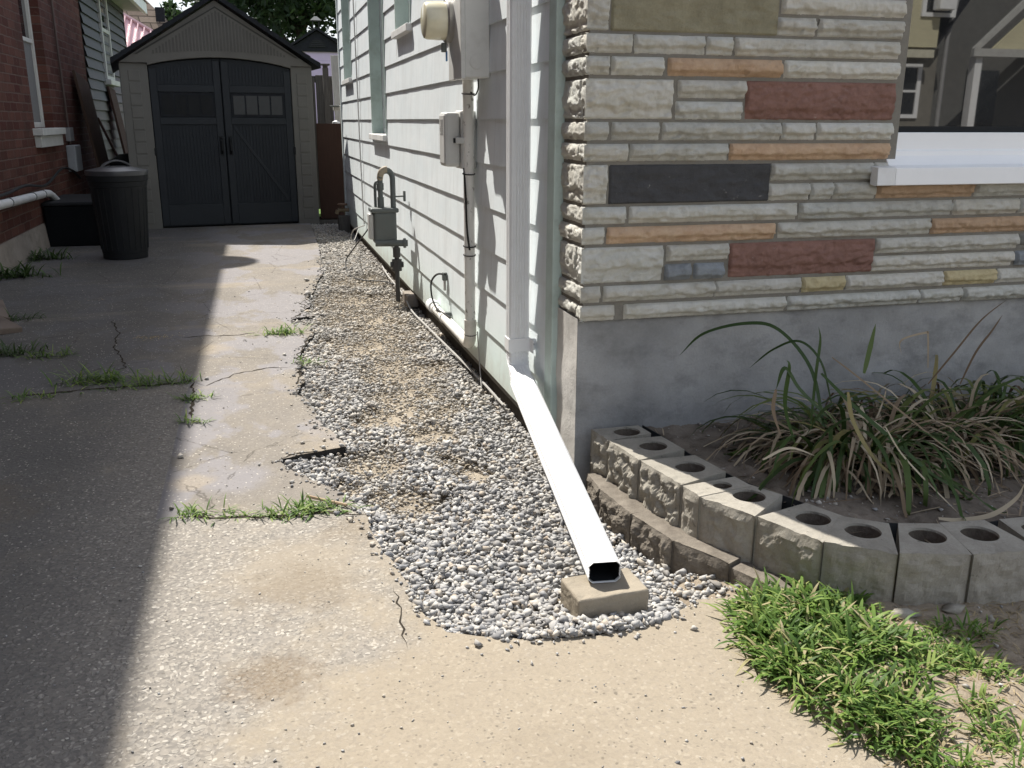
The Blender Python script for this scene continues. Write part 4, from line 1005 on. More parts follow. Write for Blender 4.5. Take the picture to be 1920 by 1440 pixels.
for i in range(5):
    fl, fr_ = lowf[i], lowf[i+1]; n = Vector((-(fr_[1]-fl[1]), fr_[0]-fl[0])).normalized(); a = inset(fl, fr_, .008); b = inset(fr_, fl, .008); dep = .14
    z1 = .040 if i < 4 else .030
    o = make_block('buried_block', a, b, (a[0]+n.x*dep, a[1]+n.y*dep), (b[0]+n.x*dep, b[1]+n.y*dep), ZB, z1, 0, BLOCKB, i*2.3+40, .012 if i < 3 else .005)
    P(o, lowlab[i], 'planter block', 'buried lower row of the planter wall')
# black landscape fabric behind the blocks
fv = []; ff = []
for i, p in enumerate(back_pts):
    for dd, z in ((.0, .03), (.0, .155+.004*sin(i*2)), (.006, .155+.004*sin(i*2)), (.012, .03)):
        fv.append((p[0]+dd*.7, p[1]+dd, z))
for i in range(len(back_pts)-1):
    for q in range(3): ff.append((i*4+q, i*4+q+1, i*4+q+5, i*4+q+4))
fb = link('landscape_fabric', npmesh('landscape_fabric', fv, ff), BLACKP); P(fb, 'strip of black landscape fabric lining the back of the planter blocks', 'garden edging')
# broken concrete bits on the dirt below the blocks
for i, (px_, py_, sx, sy, sz, lb) in enumerate(((1690, 1160, .085, .035, .02, 'long flat concrete fragment on the shaded dirt below the blocks'), (1790, 1152, .06, .035, .024, 'wedge of broken concrete on the shaded dirt, paler top edge'), (1856, 1166, .022, .022, .02, 'small pale stone on the shaded dirt below the blocks'))):
    p = gp(px_, py_, .03); tv, tf = TPL[i]; me = npmesh('concrete_fragment', tv*np.array([sx*.55, sy*.7, sz]), tf); o = link('concrete_fragment', me, BLOCK); o.location = (p[0], p[1], lawn_z(p[0], p[1])+.004); o.rotation_euler[2] = -.1; P(o, lb, 'rubble')

# ================================================================= PLANTS
def blades(base, az_, el, length, width, bend, nseg=5, fold=0., twist=None, rnd=None, droop=None):
    """arching leaf strips; all args are arrays of n"""
    n = len(base); base = np.asarray(base, float); t = np.linspace(0, 1, nseg+1)
    pts = np.zeros((n, nseg+1, 3)); pts[:, 0] = base; e = np.array(el, float).copy(); a = np.array(az_, float).copy(); seg = length/nseg
    dirs = []
    for i in range(nseg+1):
        d = np.c_[np.cos(e)*np.cos(a), np.cos(e)*np.sin(a), np.sin(e)]; dirs.append(d)
        if i < nseg: pts[:, i+1] = pts[:, i]+d*seg[:, None]; e = e-bend/nseg*(1+.6*i/nseg)
        if twist is not None: a = a+twist/nseg
    side = np.c_[-np.sin(a), np.cos(a), np.zeros(n)]
    wprof = np.interp(t, [0, .12, .45, .8, 1], [.55, .85, 1, .6, .03])
    V = np.zeros((n, nseg+1, 2, 3))
    for i in range(nseg+1):
        w = (width*wprof[i]/2)[:, None]; V[:, i, 0] = pts[:, i]+side*w; V[:, i, 1] = pts[:, i]-side*w
    k = (nseg+1)*2; f1 = np.array([[2*i, 2*i+1, 2*i+3, 2*i+2] for i in range(nseg)])
    Fq = (f1[None]+(np.arange(n)*k)[:, None, None]).reshape(-1, 4)
    return V.reshape(-1, 3), Fq, np.repeat(rnd if rnd is not None else np.random.rand(n), k)
rs = np.random.RandomState(5)
# big crabgrass patch: clumps of splayed blades
patch_px = [(1360, 1150), (1400, 1120), (1450, 1105), (1500, 1098), (1545, 1110), (1600, 1130), (1640, 1150), (1660, 1180), (1700, 1220), (1750, 1270), (1740, 1330), (1770, 1390), (1800, 1440), (1700, 1450), (1640, 1400), (1560, 1345), (1480, 1290), (1430, 1240), (1400, 1200), (1375, 1180)]
patch = [gp(*p, .03)[:2] for p in patch_px]
sub_px = [(1720, 1180, 1860, 1260, .35), (1790, 1250, 1920, 1400, .28), (1640, 1330, 1920, 1470, .30)]
bb = []; ea = []; ee = []; ll = []; ww = []; bd = []; rr = []
def clump(x, y, z, n, L0, w0, spread=.012, rlo=0, rhi=1, elo=.25, ehi=1.35):
    for _ in range(n):
        a = rs.uniform(0, 2*pi); q = abs(rs.normal(0, spread)); bb.append((x+q*cos(a), y+q*sin(a), z-.004)); ea.append(a+rs.normal(0, .4)); ee.append(rs.uniform(elo, ehi))
        ll.append(L0*rs.uniform(.55, 1.25)); ww.append(w0*rs.uniform(.7, 1.3)); bd.append(rs.uniform(.4, 1.7)); rr.append(np.clip(rs.uniform(rlo, rhi), 0, 1))
xs_ = [p[0] for p in patch]; ys_ = [p[1] for p in patch]
cnt = 0
while cnt < 500:
    x = rs.uniform(min(xs_), max(xs_)); y = rs.uniform(min(ys_), max(ys_))
    if not inpoly(x, y, patch): continue
    if y < 1.42 and rs.rand() < .35: continue
    if dist_edge(x, y, lawn_poly) < .05 and rs.rand() < .6: continue
    f_ = fbm(x, y, 4, 6, 3)
    q_ = min(1, max(0, (1.62-y)/.5))
    if f_ < -.42+.5*q_ and rs.rand() < .55+.35*q_: continue
    big = .5+.5*min(1, max(0, (y-1.15)/.5)); clump(x, y, lawn_z(x, y), rs.randint(5, 13), .034+.062*big*rs.rand()**1.4, .0042+.0034*big, .02, 0, 1, .1, 1.3); cnt += 1
for a, b, c, d, den in sub_px:
    for _ in range(int(260*den)):
        p = gp(rs.uniform(a, c), rs.uniform(b, d), .03); 
        if fbm(p[0], p[1], 8, 7, 3) < -.05: continue
        clump(p[0], p[1], lawn_z(p[0], p[1]), rs.randint(4, 9), .042, .005, .012, .1, .97)
v, f, r = blades(bb, ea, ee, np.array(ll), np.array(ww), np.array(bd), 5, rnd=np.array(rr))
gs = link('grass', npmesh('grass', v, f, {'rnd': r}), GRASS, None, True); P(gs, kind='stuff')
bb = []; ea = []; ee = []; ll = []; ww = []; bd = []; rr = []
for _ in range(2600):
    x = rs.uniform(.98, 2.3); y = rs.uniform(.95, 1.6)
    if not inpoly(x, y, lawn_poly): continue
    clump(x, y, lawn_z(x, y), 3, .035, .0025, .02, 0, 1, .0, .7)
v, f, r = blades(bb, ea, ee, np.array(ll), np.array(ww), np.array(bd), 4, rnd=np.array(rr))
gd = link('dry_grass', npmesh('dry_grass', v, f, {'rnd': r}), GRASSDRY, None, True); P(gd, kind='stuff')
# weeds in the cracks: each tuft a thing
tufts = [((530, 625), 60, .075, .09, .0055, 'bright grass tuft at the broken driveway edge beside the gravel', 0), ((570, 680), 22, .03, .06, .0045, 'small grass tuft in the driveway edge just below the bright tuft', 0),
         ((362, 748), 34, .04, .07, .0045, 'grass tuft where the shadow edge meets the long crack', 0), ((362, 792), 22, .03, .065, .0045, 'small grass tuft on the shadow edge of the driveway', 0),
         ((372, 965), 34, .045, .06, .0042, 'grass tuft at the left end of the sunlit crack', 0), ((432, 971), 18, .035, .045, .004, 'low thin grass tuft in the sunlit crack', 0), ((505, 967), 24, .04, .05, .004, 'sparse grass tuft in the middle of the sunlit crack', 0),
         ((572, 960), 60, .05, .075, .005, 'thick bright grass tuft in the sunlit crack', 0), ((612, 953), 26, .03, .055, .0045, 'grass tuft at the right end of the sunlit crack near the gravel', 0),
         ((185, 715), 90, .09, .12, .005, 'large grass tuft in the shaded crack', 0), ((300, 718), 60, .08, .10, .0045, 'grass tuft in the shaded crack near the shadow edge', 0), ((245, 727), 30, .07, .07, .0045, 'thin grass tuft between two larger ones in the shaded crack', 0),
         ((70, 745), 30, .09, .07, .0045, 'faint grass tuft at the left end of the shaded crack', 0), ((95, 668), 40, .06, .11, .004, 'dark wispy grass tuft alone on the shaded driveway', 0), ((20, 665), 60, .09, .12, .006, 'leafy weed at the left frame edge of the driveway', 1),
         ((30, 600), 40, .08, .10, .006, 'leafy weed beside the reddish board at the left', 1), ((300, 632), 60, .07, .05, .004, 'dead brown grass tuft lying on the shaded driveway', 2),
         ((25, 520), 70, .13, .20, .012, 'leafy weed clump growing at the foot of the brick wall', 1), ((75, 487), 60, .12, .18, .012, 'second leafy weed clump along the foot of the brick wall, nearer the black box', 1), ((180, 563), 30, .09, .03, .005, 'pale dry leaf litter on the shaded driveway', 2)]
for px_, n, spr, L0, w0, lb, kd in tufts:
    p = gp(*px_); bb = []; ea = []; ee = []; ll = []; ww = []; bd = []; rr = []
    for _ in range(n):
        x = rs.normal(0, spr*.9); y = rs.normal(0, spr*.35); clump(x, y, .002, 2, L0*.85, w0*1.1, .006, 0, .9 if not kd else 1, .15 if kd < 2 else 0, 1.2 if kd < 2 else .4)
    v, f, r = blades(bb, ea, ee, np.array(ll), np.array(ww), np.array(bd), 4, rnd=np.array(rr))
    o = link('weed_tuft', npmesh('weed_tuft', v, f, {'rnd': r}), [GRASS, BUSHL, GRASSDRY][kd], None, True); o.location = (p[0], p[1], 0); P(o, lb, 'weed', 'weeds growing from the driveway')
tw = P(MB().tube(smooth_path([gp(575, 930, .012), gp(610, 938, .008), gp(650, 947, .01)], 5), [.0045]*10+[.004], 6).build('twig', simple('dry_twig', (.34, .25, .16), .9), None, smooth=True), 'dry twig lying across the driveway edge by the gravel', 'twig')
# daylilies --------------------------------------------------------------
def lily(name, label, cx, cy, n_g, n_d, L0, seed):
    global rs
    rs_old = rs; rs = np.random.RandomState(seed); t_ = thing(name, label, 'plant', (cx, cy, soil_z(cx, cy)))
    def batch(n, spread, el, Ls, wd, bend, rlo=0, rhi=1):
        b = np.c_[np.clip(rs.normal(0, spread*1.3, n), -.2, .4), rs.normal(0, spread*.7, n), np.full(n, -.01)]; a = np.arctan2(b[:, 1]*.8+rs.normal(0, .05, n), b[:, 0]+rs.normal(0, .05, n)) + rs.normal(0, .5, n)
        return blades(b, a, rs.uniform(*el, n), rs.uniform(*Ls, n), rs.uniform(*wd, n), rs.uniform(*bend, n), 9, rnd=rs.uniform(rlo, rhi, n), twist=rs.normal(0, .5, n))
    v, f, r = batch(n_g, .10, (.75, 1.5), (L0*.6, L0*1.35), (.012, .021), (1.4, 3.9)); v[:, 2] = np.maximum(v[:, 2], .01+.02*np.random.rand(len(v))); link('green_leaves', npmesh('green_leaves', v, f, {'rnd': r}), LILY, t_, True)
    v, f, r = batch(n_d, .10, (.5, 1.5), (L0*.4, L0*1.15), (.006, .016), (1.9, 3.9)); v[:, 2] = np.maximum(v[:, 2], .004+.01*np.random.rand(len(v))); link('withered_leaves', npmesh('withered_leaves', v, f, {'rnd': r}), LILYDRY, t_, True)
    rs = rs_old; return t_
l1 = lily('daylily', 'drooping daylily clump with withered leaves in the middle of the planter', 1.76, 2.28, 150, 560, .44, 31)
l2 = lily('daylily', 'daylily clump at the right end of the planter against the grey wall', 2.13, 2.33, 140, 380, .42, 47)
l3 = lily('daylily', 'low daylily clump squeezed at the frame edge behind the other two', 2.5, 2.38, 110, 120, .38, 53)
def leaf_strip(pts, w, n=7):
    q = smooth_path(pts, n); vs = []; fs = []; N = len(q)
    for i, p in enumerate(q):
        t = i/(N-1); d = (q[min(i+1, N-1)]-q[max(i-1, 0)]).normalized(); s = d.cross(Vector((0, -.65, .75))).normalized(); ww = w*np.interp(t, [0, .15, .5, .85, 1], [.5, .9, 1, .55, .04])/2
        vs += [p+s*ww, p-s*ww]
    for i in range(N-1): fs.append((2*i, 2*i+1, 2*i+3, 2*i+2))
    return vs, fs
def leaves(parent, name, mat, lst):
    V_ = []; F_ = []; R_ = []
    for pts, w, r in lst:
        vs, fs = leaf_strip(pts, w); o = len(V_); V_ += [np.array(q)-np.array(parent.location) for q in vs]; F_ += [tuple(i+o for i in q) for q in fs]; R_ += [r]*len(vs)
    link(name, npmesh(name, np.array(V_), np.array(F_), {'rnd': np.array(R_)}), mat, parent, True)
def q3(*a): return [on(x, y, 1, yy) for x, y, yy in a]
leaves(l1, 'green_leaves', LILY, [
    (q3((1545, 800, 2.27), (1520, 690, 2.4), (1460, 618, 2.5), (1400, 606, 2.55), (1320, 625, 2.6), (1274, 666, 2.62)), .015, .1),
    (q3((1520, 800, 2.25), (1530, 700, 2.28), (1538, 640, 2.3), (1535, 612, 2.3)), .010, .35), (q3((1620, 700, 2.35), (1632, 650, 2.38), (1642, 607, 2.4)), .016, .75),
    (q3((1540, 700, 2.25), (1600, 760, 2.15), (1680, 830, 2.05), (1750, 890, 1.98), (1820, 930, 1.93)), .016, .3),
    (q3((1590, 735, 2.1), (1600, 790, 2.07), (1640, 860, 2.03), (1700, 912, 1.98)), .015, 1.0), (q3((1550, 780, 2.2), (1500, 730, 2.2), (1472, 690, 2.2), (1455, 730, 2.2)), .016, .2),
    (q3((1560, 760, 2.25), (1540, 680, 2.25), (1500, 640, 2.3), (1450, 655, 2.35), (1405, 690, 2.4)), .010, .0), (q3((1490, 830, 2.2), (1472, 760, 2.2), (1480, 690, 2.2), (1475, 675, 2.2)), .014, .4)])
leaves(l1, 'withered_leaves', LILYDRY, [
    (q3((1560, 670, 2.2), (1600, 700, 2.15), (1700, 780, 2.05), (1790, 850, 1.98), (1890, 900, 1.9)), .007, .25), (q3((1660, 800, 2.0), (1690, 850, 1.98), (1740, 905, 1.95), (1800, 965, 1.85)), .007, .95),
    (q3((1600, 880, 2.1), (1650, 905, 2.05), (1700, 912, 2.02), (1760, 905, 2.02)), .009, .3), (q3((1760, 972, 1.83), (1800, 975, 1.82), (1860, 965, 1.8), (1905, 935, 1.8), (1922, 905, 1.8)), .013, .85),
    (q3((1455, 730, 2.2), (1450, 770, 2.17), (1465, 820, 2.13)), .012, .2), (q3((1430, 862, 2.05), (1480, 840, 2.07), (1530, 855, 2.08)), .008, .9)])
leaves(l2, 'flower_stalks', BROWNB if False else LILYDRY, [
    (q3((1740, 720, 2.3), (1790, 660, 2.33), (1840, 600, 2.4), (1890, 560, 2.45)), .006, 0), (q3((1800, 720, 2.3), (1830, 660, 2.32), (1860, 620, 2.35), (1880, 590, 2.38)), .007, .0),
    (q3((1740, 690, 2.4), (1740, 630, 2.4), (1735, 624, 2.4), (1690, 638, 2.4), (1690, 665, 2.4)), .008, .6)])
# leaf litter in the bed
bb = []; ea = []; ee = []; ll = []; ww = []; bd = []; rr = []
for _ in range(260):
    x = rs.uniform(1.2, 2.9); y = rs.uniform(1.78, 2.7)
    if not inpoly(x, y, planter_poly) or (x < 1.5 and rs.rand() < .6): continue
    bb.append((x, y, soil_z(x, y)+.006)); ea.append(rs.uniform(0, 2*pi)); ee.append(rs.uniform(0, .15)); ll.append(rs.uniform(.04, .25)); ww.append(rs.uniform(.002, .006)); bd.append(rs.uniform(0, .2)); rr.append(rs.rand()*.7)
v, f, r = blades(bb, ea, ee, np.array(ll), np.array(ww), np.array(bd), 4, rnd=np.array(rr)); P(link('leaf_litter', npmesh('leaf_litter', v, f, {'rnd': r}), LILYDRY, None, True), kind='stuff')

# ================================================================= SHED
sh = thing('shed', 'taupe resin garden shed with dark double doors at the end of the driveway', 'shed', (-.32, 10.74, -.015), rad(7))
WPL = .985; EH = 1.71; PH = 2.345
for sgn, a, b in ((-1, -WPL, -.715), (1, .745, WPL-.01)):
    pl = MB().box(a, b, 0, .09, 0, EH).build('front_panel', SHEDW, sh, .006)
    ip = MB(); z = .07
    m_ = (a+b)/2
    while z < EH-.1:
        ip.box(m_-.055, m_+.055, -.006, .002, z, z+.105); z += .122
    ip.build('panel_relief', SHEDW, pl, .004)
MB().box(-WPL, -WPL+.06, .09, 2.1, 0, EH).build('side_wall', SHEDW, sh); MB().box(WPL-.07, WPL-.01, .09, 2.1, 0, EH).build('side_wall', SHEDW, sh); MB().box(-WPL, WPL, 2.1, 2.16, 0, EH).build('back_wall', SHEDW, sh)
MB().box(-.72, .75, .065, .08, .0, EH+.14).build('dark_gap_backing', BLACKP, sh)  # black sheet added behind the doors to stand in for the dark inside
# gable with arched lower edge
gpoly = [(-WPL, EH+.002)]
gpoly += [(-.715, EH+.002)]+[(-.715+1.46*i/14, EH-.02+.092*math.sin(pi*i/14)**.8) for i in range(0, 15)]+[(.745, EH+.002), (WPL-.01, EH+.002), (0, PH)]
MB().prism(gpoly, -.03, .06, 'y').build('gable', SHEDG, sh, .004)
gi = MB()
xk = -.72
while xk < .73:
    zt = PH-.10-(PH-EH-.02)*abs(xk)/WPL*1.0; zb = EH+.135-.05*(abs(xk)/.72)**2
    if zt-zb > .02: gi.box(xk, xk+.018, -.034, -.028, zb, zt)
    xk += .034
gi.build('gable_grooves', simple('taupe_groove', (.105, .10, .09), .75), sh)
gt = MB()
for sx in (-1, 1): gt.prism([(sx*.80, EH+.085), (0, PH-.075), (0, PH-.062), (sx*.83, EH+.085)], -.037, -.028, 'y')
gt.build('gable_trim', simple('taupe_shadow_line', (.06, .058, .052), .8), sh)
rf = MB()
for sx in (-1, 1):
    e = (sx*(WPL+.075), EH-.015); r0 = (0, PH+.02); n_ = 10
    for i in range(n_):
        t0, t1 = i/n_, (i+1)/n_; a = (e[0]+(r0[0]-e[0])*t0, e[1]+(r0[1]-e[1])*t0); b = (e[0]+(r0[0]-e[0])*t1, e[1]+(r0[1]-e[1])*t1)
        rf.prism([a, b, (b[0], b[1]+.045), (a[0], a[1]+.055)], -.10-.002*(i % 2), 2.25, 'y')
rf.build('roof', ROOFD, sh); MB().box(.80, .90, .3, .5, EH+.14, EH+.20).build('roof_clip', ROOFD, sh, .006)
# doors
for sgn, a, b in ((-1, -.712, .005), (1, .012, .742)):
    n_ = 12; ap = lambda x: EH-.03+.089*math.sin(pi*min(1, max(0, (x+.715)/1.46)))**.8
    poly = [(a, .03), (b, .03)]+[(b+(a-b)*i/n_, ap(b+(a-b)*i/n_)) for i in range(n_+1)]
    d = MB().prism(poly, .02, .06, 'y').build('door', SHEDD, sh, .004)
    fr = MB(); w_ = .075
    fr.box(a+.005, a+w_, .006, .022, .04, ap(a)-.02).box(b-w_, b-.005, .006, .022, .04, ap(b)-.02).box(a+w_, b-w_, .006, .022, .04, .26).box(a+w_, b-w_, .006, .022, 1.10, 1.17).box(a+w_, b-w_, .006, .022, 1.43, 1.50)
    fr.build('door_frame', SHEDDL, d, .004)
    for lo in (0, 1):
        gr_ = MB(); xk = a+w_+.012
        while xk < b-w_-.02: gr_.box(xk, xk+.02, .014, .022, .27 if lo else 1.51, 1.09 if lo else min(ap(xk), ap(xk+.02))-.06); xk += .034
        gr_.build('door_boards', SHEDD, d)
    wn_ = MB().box(a+w_+.008, b-w_-.008, .012, .0215, 1.178, 1.425).build('door_window', ROOFD, d, .004)
    ww_ = (b-a-2*w_-.05)/4
    for k in range(4):
        x0 = a+w_+.027+k*ww_; MB().box(x0+.008, x0+ww_-.008, .009, .0125, 1.205, 1.40).build('pane', simple('smoky_pane', (.034, .037, .040), .4, .4) if sgn > 0 else BLACKP, wn_)
    if sgn > 0:
        x0, x1 = a+w_+.02, b-w_-.01
        MB().prism([(x0, 1.06), (x1-.02, .27), (x1, .30), (x0, 1.10)], .008, .0135, 'y').build('diagonal_brace', SHEDDL, d, .002)
    hx = b-.04 if sgn < 0 else a+.045
    MB().tube([(hx, .0, .80), (hx, -.03, .83), (hx, -.03, .93), (hx, .0, .96)], .011, 8).box(hx-.018, hx+.018, -.002, .006, .78, .98).build('handle', BLACKP, d, smooth=False)
    hg = a+.0 if sgn < 0 else b-.0
    MB().box(hg-.012, hg+.012, -.004, .008, .78, .86).build('hinge', BLACKP, d, .002)

# ================================================================= LEFT: bin, box, boards, brick house
bn = thing('trash_bin', 'black round plastic trash bin with a handled lid on the shaded driveway', 'bin', (-1.135, 8.43, 0), rad(20))
MB().lathe([(.155, 0), (.178, .004), (.180, .05), (.183, .052), (.222, .60), (.228, .602), (.230, .64), (.238, .645), (.238, .70), (.232, .705)], (0, 0, 0), 40).build('bin_body', BLACKP, bn, smooth=True)
rbm = MB()
for k in range(24):
    a = 2*pi*k/24; rbm.tube([(.186*cos(a), .186*sin(a), .08), (.219*cos(a), .219*sin(a), .585)], .004, 5)
rbm.build('bin_ribs', BLACKP, bn)
lid = MB().lathe([(.243, .69), (.246, .71), (.243, .728), (.22, .733), (.15, .748), (.10, .758), (0, .76)], (0, 0, 0), 40).build('lid', simple('black_lid_plastic', (.045, .047, .052), .33, .5, .15, 9), bn, smooth=True)
hp = [(-.12+.24*i/10, 0, .742+.062*math.sin(pi*i/10)**.6) for i in range(11)]
hv = MB().sweep([(Vector(p), Vector((0, 1, 0)), Vector((-cos(pi*i/10)*.5, 0, .87))) for i, p in enumerate(hp)], [(-.03, -.007), (.03, -.007), (.03, .007), (-.03, .007)]); hv.build('lid_handle', simple('shiny_black_handle', (.06, .063, .068), .3, .5), lid, .003)
bxo = thing('storage_box', 'low black box against the brick wall behind the trash bin', 'storage box', (-1.60, 9.75, 0))
MB().box(-.31, .36, -.45, .55, 0, .37).build('box_body', simple('matt_black', (.007, .008, .009), .9, .08), bxo, .012); MB().box(-.32, .37, -.46, .56, .372, .405).build('lid', simple('grey_black_lid', (.022, .023, .025), .8, .15), bxo, .01)
# brick house
XW = -1.93
bh = thing('brick_house', 'old red brick house along the left with white trimmed window and grey sided rear wing', 'house', (0, 0, 0))
WY0, WY1, WZ0, WZ1 = 9.50, 10.36, 1.055, 2.75
YE = 12.72
bw = MB()
for (y0, y1, z0, z1) in ((-2.6, WY0, .2, 5.5), (WY1, YE, .2, 5.5), (WY0, WY1, .2, WZ0), (WY0, WY1, WZ1, 5.5)): bw.box(XW-.24, XW, y0, y1, z0, z1)
bw.box(-7, XW-.24, -2.6, -2.4, .2, 5.5).box(-7, XW-.24, YE-.2, YE, .2, 5.5).build('brick_wall', BRICK, bh)
# rough parged foundation
fvv = []; fff = []; n1_, n2_ = 260, 8
for j in range(n2_+1):
    for i in range(n1_+1):
        y = -2.6+(YE+2.6)*i/n1_; t = j/n2_; fvv.append((XW+.045-.03*t+.012*fbm(y, t, 0, 3, 4), y, -.1+(.205+.1+.012*fbm(y, 0, 3, 2, 3))*t))
for j in range(n2_):
    for i in range(n1_): fff.append((j*(n1_+1)+i, j*(n1_+1)+i+1, (j+1)*(n1_+1)+i+1, (j+1)*(n1_+1)+i))
link('foundation', npmesh('foundation', fvv, fff), PARGE_OLD, bh, True)
MB().box(-7, XW+.01, -2.6, YE, -.1, .215).build('foundation_core', PARGE_OLD, bh)
# window in the brick wall
wf = MB(); xf = XW-.10
wf.box(xf-.03, xf+.02, WY0, WY0+.05, WZ0, WZ1).box(xf-.03, xf+.02, WY1-.05, WY1, WZ0, WZ1).box(xf-.02, xf+.015, WY0+.05, WY1-.05, 1.835, 1.875).box(xf-.03, xf+.02, WY0+.05, WY1-.05, WZ0, WZ0+.05)
wfo = wf.build('window_frame', simple('white_wood', (.55, .54, .50), .7, .25, .1), bh, .004)
MB().box(xf-.012, xf-.008, WY0+.05, WY1-.05, 1.875, WZ1).build('pane', glass_mat('upper_pane', (.02, .022, .025), 2.6), wfo)
MB().box(xf-.006, xf-.002, WY0+.05, WY1-.05, WZ0+.05, 1.835).build('insect_screen', SCREEN, wfo)
MB().box(XW-.10, XW+.085, WY0-.10, WY1+.12, WZ0-.065, WZ0-.002).build('sill', simple('white_sill', (.50, .50, .47), .7, .25, .1), wfo, .005)
MB().box(XW-.10, XW+.055, WY0-.06, WY1+.08, WZ0-.17, WZ0-.068).build('sill_block', simple('white_sill_block', (.46, .46, .43), .7, .25, .1), wfo, .004)
MB().add([(XW+.17, -2.9, 5.5), (XW+.17, YE+.8, 5.5), (-4.5, YE-2, 7.6), (-4.5, 0, 7.6), (-7.4, -2.9, 5.5), (-7.4, YE+.8, 5.5)], [(0, 1, 2, 3), (1, 5, 2), (0, 3, 4), (3, 2, 5, 4), (0, 4, 5, 1)]).build('roof', SHINGLE_B, bh)
MB().box(XW, XW+.17, -2.9, YE+.8, 5.40, 5.50).build('soffit', WHITEM, bh)
# rear sided wing
def wing_course(mb, k, y0, y1):
    zb = .25+.125*k; mb.add([(XW+.034, y0, zb), (XW+.034, y1, zb), (XW+.006, y1, zb+.127), (XW+.006, y0, zb+.127), (XW-.0, y0, zb), (XW-.0, y1, zb)], [(0, 1, 2, 3), (4, 5, 1, 0)])
GS = simple('grey_vinyl', (.058, .061, .066), .6, .3, .08, 3, .1, 60); GS2 = simple('beige_vinyl', (.085, .078, .067), .6, .3, .08, 3, .1, 60)
mb = MB()
for k in range(9, 23): wing_course(mb, k, YE, 16.75)
mb.build('wing_siding', GS, bh)
mb = MB()
for k in range(0, 9): wing_course(mb, k, YE, 16.75)
mb.build('wing_siding', GS2, bh)
MB().box(-5, XW-.002, YE+.005, 16.74, 0, 3.0).build('wing_core', MORT, bh)
MB().box(XW-.01, XW+.03, 16.75, 16.83, 0, 2.82).build('wing_corner_trim', simple('dark_trim', (.05, .045, .045), .7), bh)
MB().box(XW, XW+.30, YE, 17.1, 2.83, 2.90).build('wing_soffit', simple('soffit_white', (.40, .40, .39), .6), bh); MB().box(XW+.30, XW+.36, YE, 17.15, 2.80, 2.96).build('wing_fascia', WHITEM, bh)
MB().add([(XW+.38, YE, 2.97), (XW+.38, 17.2, 2.97), (-4.5, 17.2, 4.0), (-4.5, YE, 4.0)], [(0, 1, 2, 3)]).build('wing_roof', SHINGLE_B, bh)
ay0, ay1, az0, az1 = 14.1, 14.85, 1.66, 2.80
wf = MB(); xf = XW+.03
wf.box(XW, xf+.02, ay0, ay0+.07, az0, az1).box(XW, xf+.02, ay1-.07, ay1, az0, az1).box(XW, xf+.015, ay0+.07, ay1-.07, 2.28, 2.33).box(XW, xf+.02, ay0+.07, ay1-.07, az0, az0+.05)
wfo = wf.build('window_frame', simple('white_frame_wing', (.45, .45, .43), .7), bh, .003)
MB().box(XW+.02, XW+.024, ay0+.07, ay1-.07, 2.33, az1).build('pane', glass_mat('wing_pane', (.02, .022, .025), 2.6), wfo); MB().box(XW+.02, XW+.024, ay0+.07, ay1-.07, az0+.05, 2.28).build('insect_screen', SCREEN, wfo)
MB().box(XW, XW+.10, ay0-.05, ay1+.08, az0-.07, az0-.002).build('sill', simple('white_sill_wing', (.50, .50, .47), .7), wfo, .004)
# satellite dish on the eave, which throws the round shadow by the bin
dish = thing('satellite_dish', 'round satellite dish on the brick house eave above the driveway', 'satellite dish', (XW+.0, 12.05, 5.5))
MB().lathe([(.40, .05), (.36, .02), (.2, -.02), (0, -.03)], (0, 0, .12), 30, 'z').build('reflector', GASGREY, dish, smooth=True); MB().tube([(0, 0, .09), (-.05, 0, 0), (-.15, 0, -.06)], .02, 8).build('mount', GASGREY, dish)
# pipe and wires on the brick
wp = thing('drain_pipe', 'white plastic pipe running low along the brick wall with an open elbow', 'pipe', (XW+.06, 8.5, .5))
def wr(pts): return [(p[0]-XW-.06, p[1]-8.5, p[2]-.5) for p in pts]
MB().tube(wr([(XW+.06, 4.0, .59), (XW+.06, 9.3, .485)]+[(XW+.06, 9.42, .475), (XW+.065, 9.55, .44), (XW+.075, 9.80, .345), (XW+.085, 9.95, .315)]), .034, 14).build('pipe_run', simple('white_pvc', (.55, .55, .54), .5, .35), wp, smooth=True)
for y in (7.95, 8.75, 9.15): MB().tube(wr([(XW+.06, y, .5+(9.3-y)*.02-.013), (XW+.06, y+.02, .5+(9.3-y)*.02-.0135)]), .037, 12).build('pipe_band', GASGREY, wp)
MB().tube(wr([(XW+.083, 9.90, .322), (XW+.09, 10.06, .29)]), .04, 12).build('pipe_end', simple('white_pvc_end', (.5, .5, .49), .5, .35), wp)
cable('cable', 'dark cable sagging along the brick wall above the white plastic pipe', [(XW+.05, 6.5, .62), (XW+.05, 7.8, .58), (XW+.05, 8.6, .60), (XW+.05, 9.4, .555), (XW+.05, 10.2, .66), (XW+.06, 10.7, .62), (XW+.06, 11.1, .52)], .012, BLACKW)
cable('cable', 'thin cable dropping straight down the brick wall right of the white window', [(XW+.02, 10.95, 2.9), (XW+.02, 10.95, 2.0), (XW+.02, 10.98, 1.4), (XW+.02, 11.0, .85)], .012, simple('brown_cable', (.10, .07, .06), .7))
ub = thing('wall_box', 'pale grey utility box low on the brick wall behind the trash bin', 'utility box', (XW, 11.0, .6)); MB().box(0, .09, -.17, .17, 0, .27).build('box_body', gray_box('pale_box', (.24, .25, .26)), ub, .01); MB().box(0, .05, -.10, .10, .31, .45).build('upper_box', gray_box('pale_box_b', (.2, .2, .2)), ub, .006)
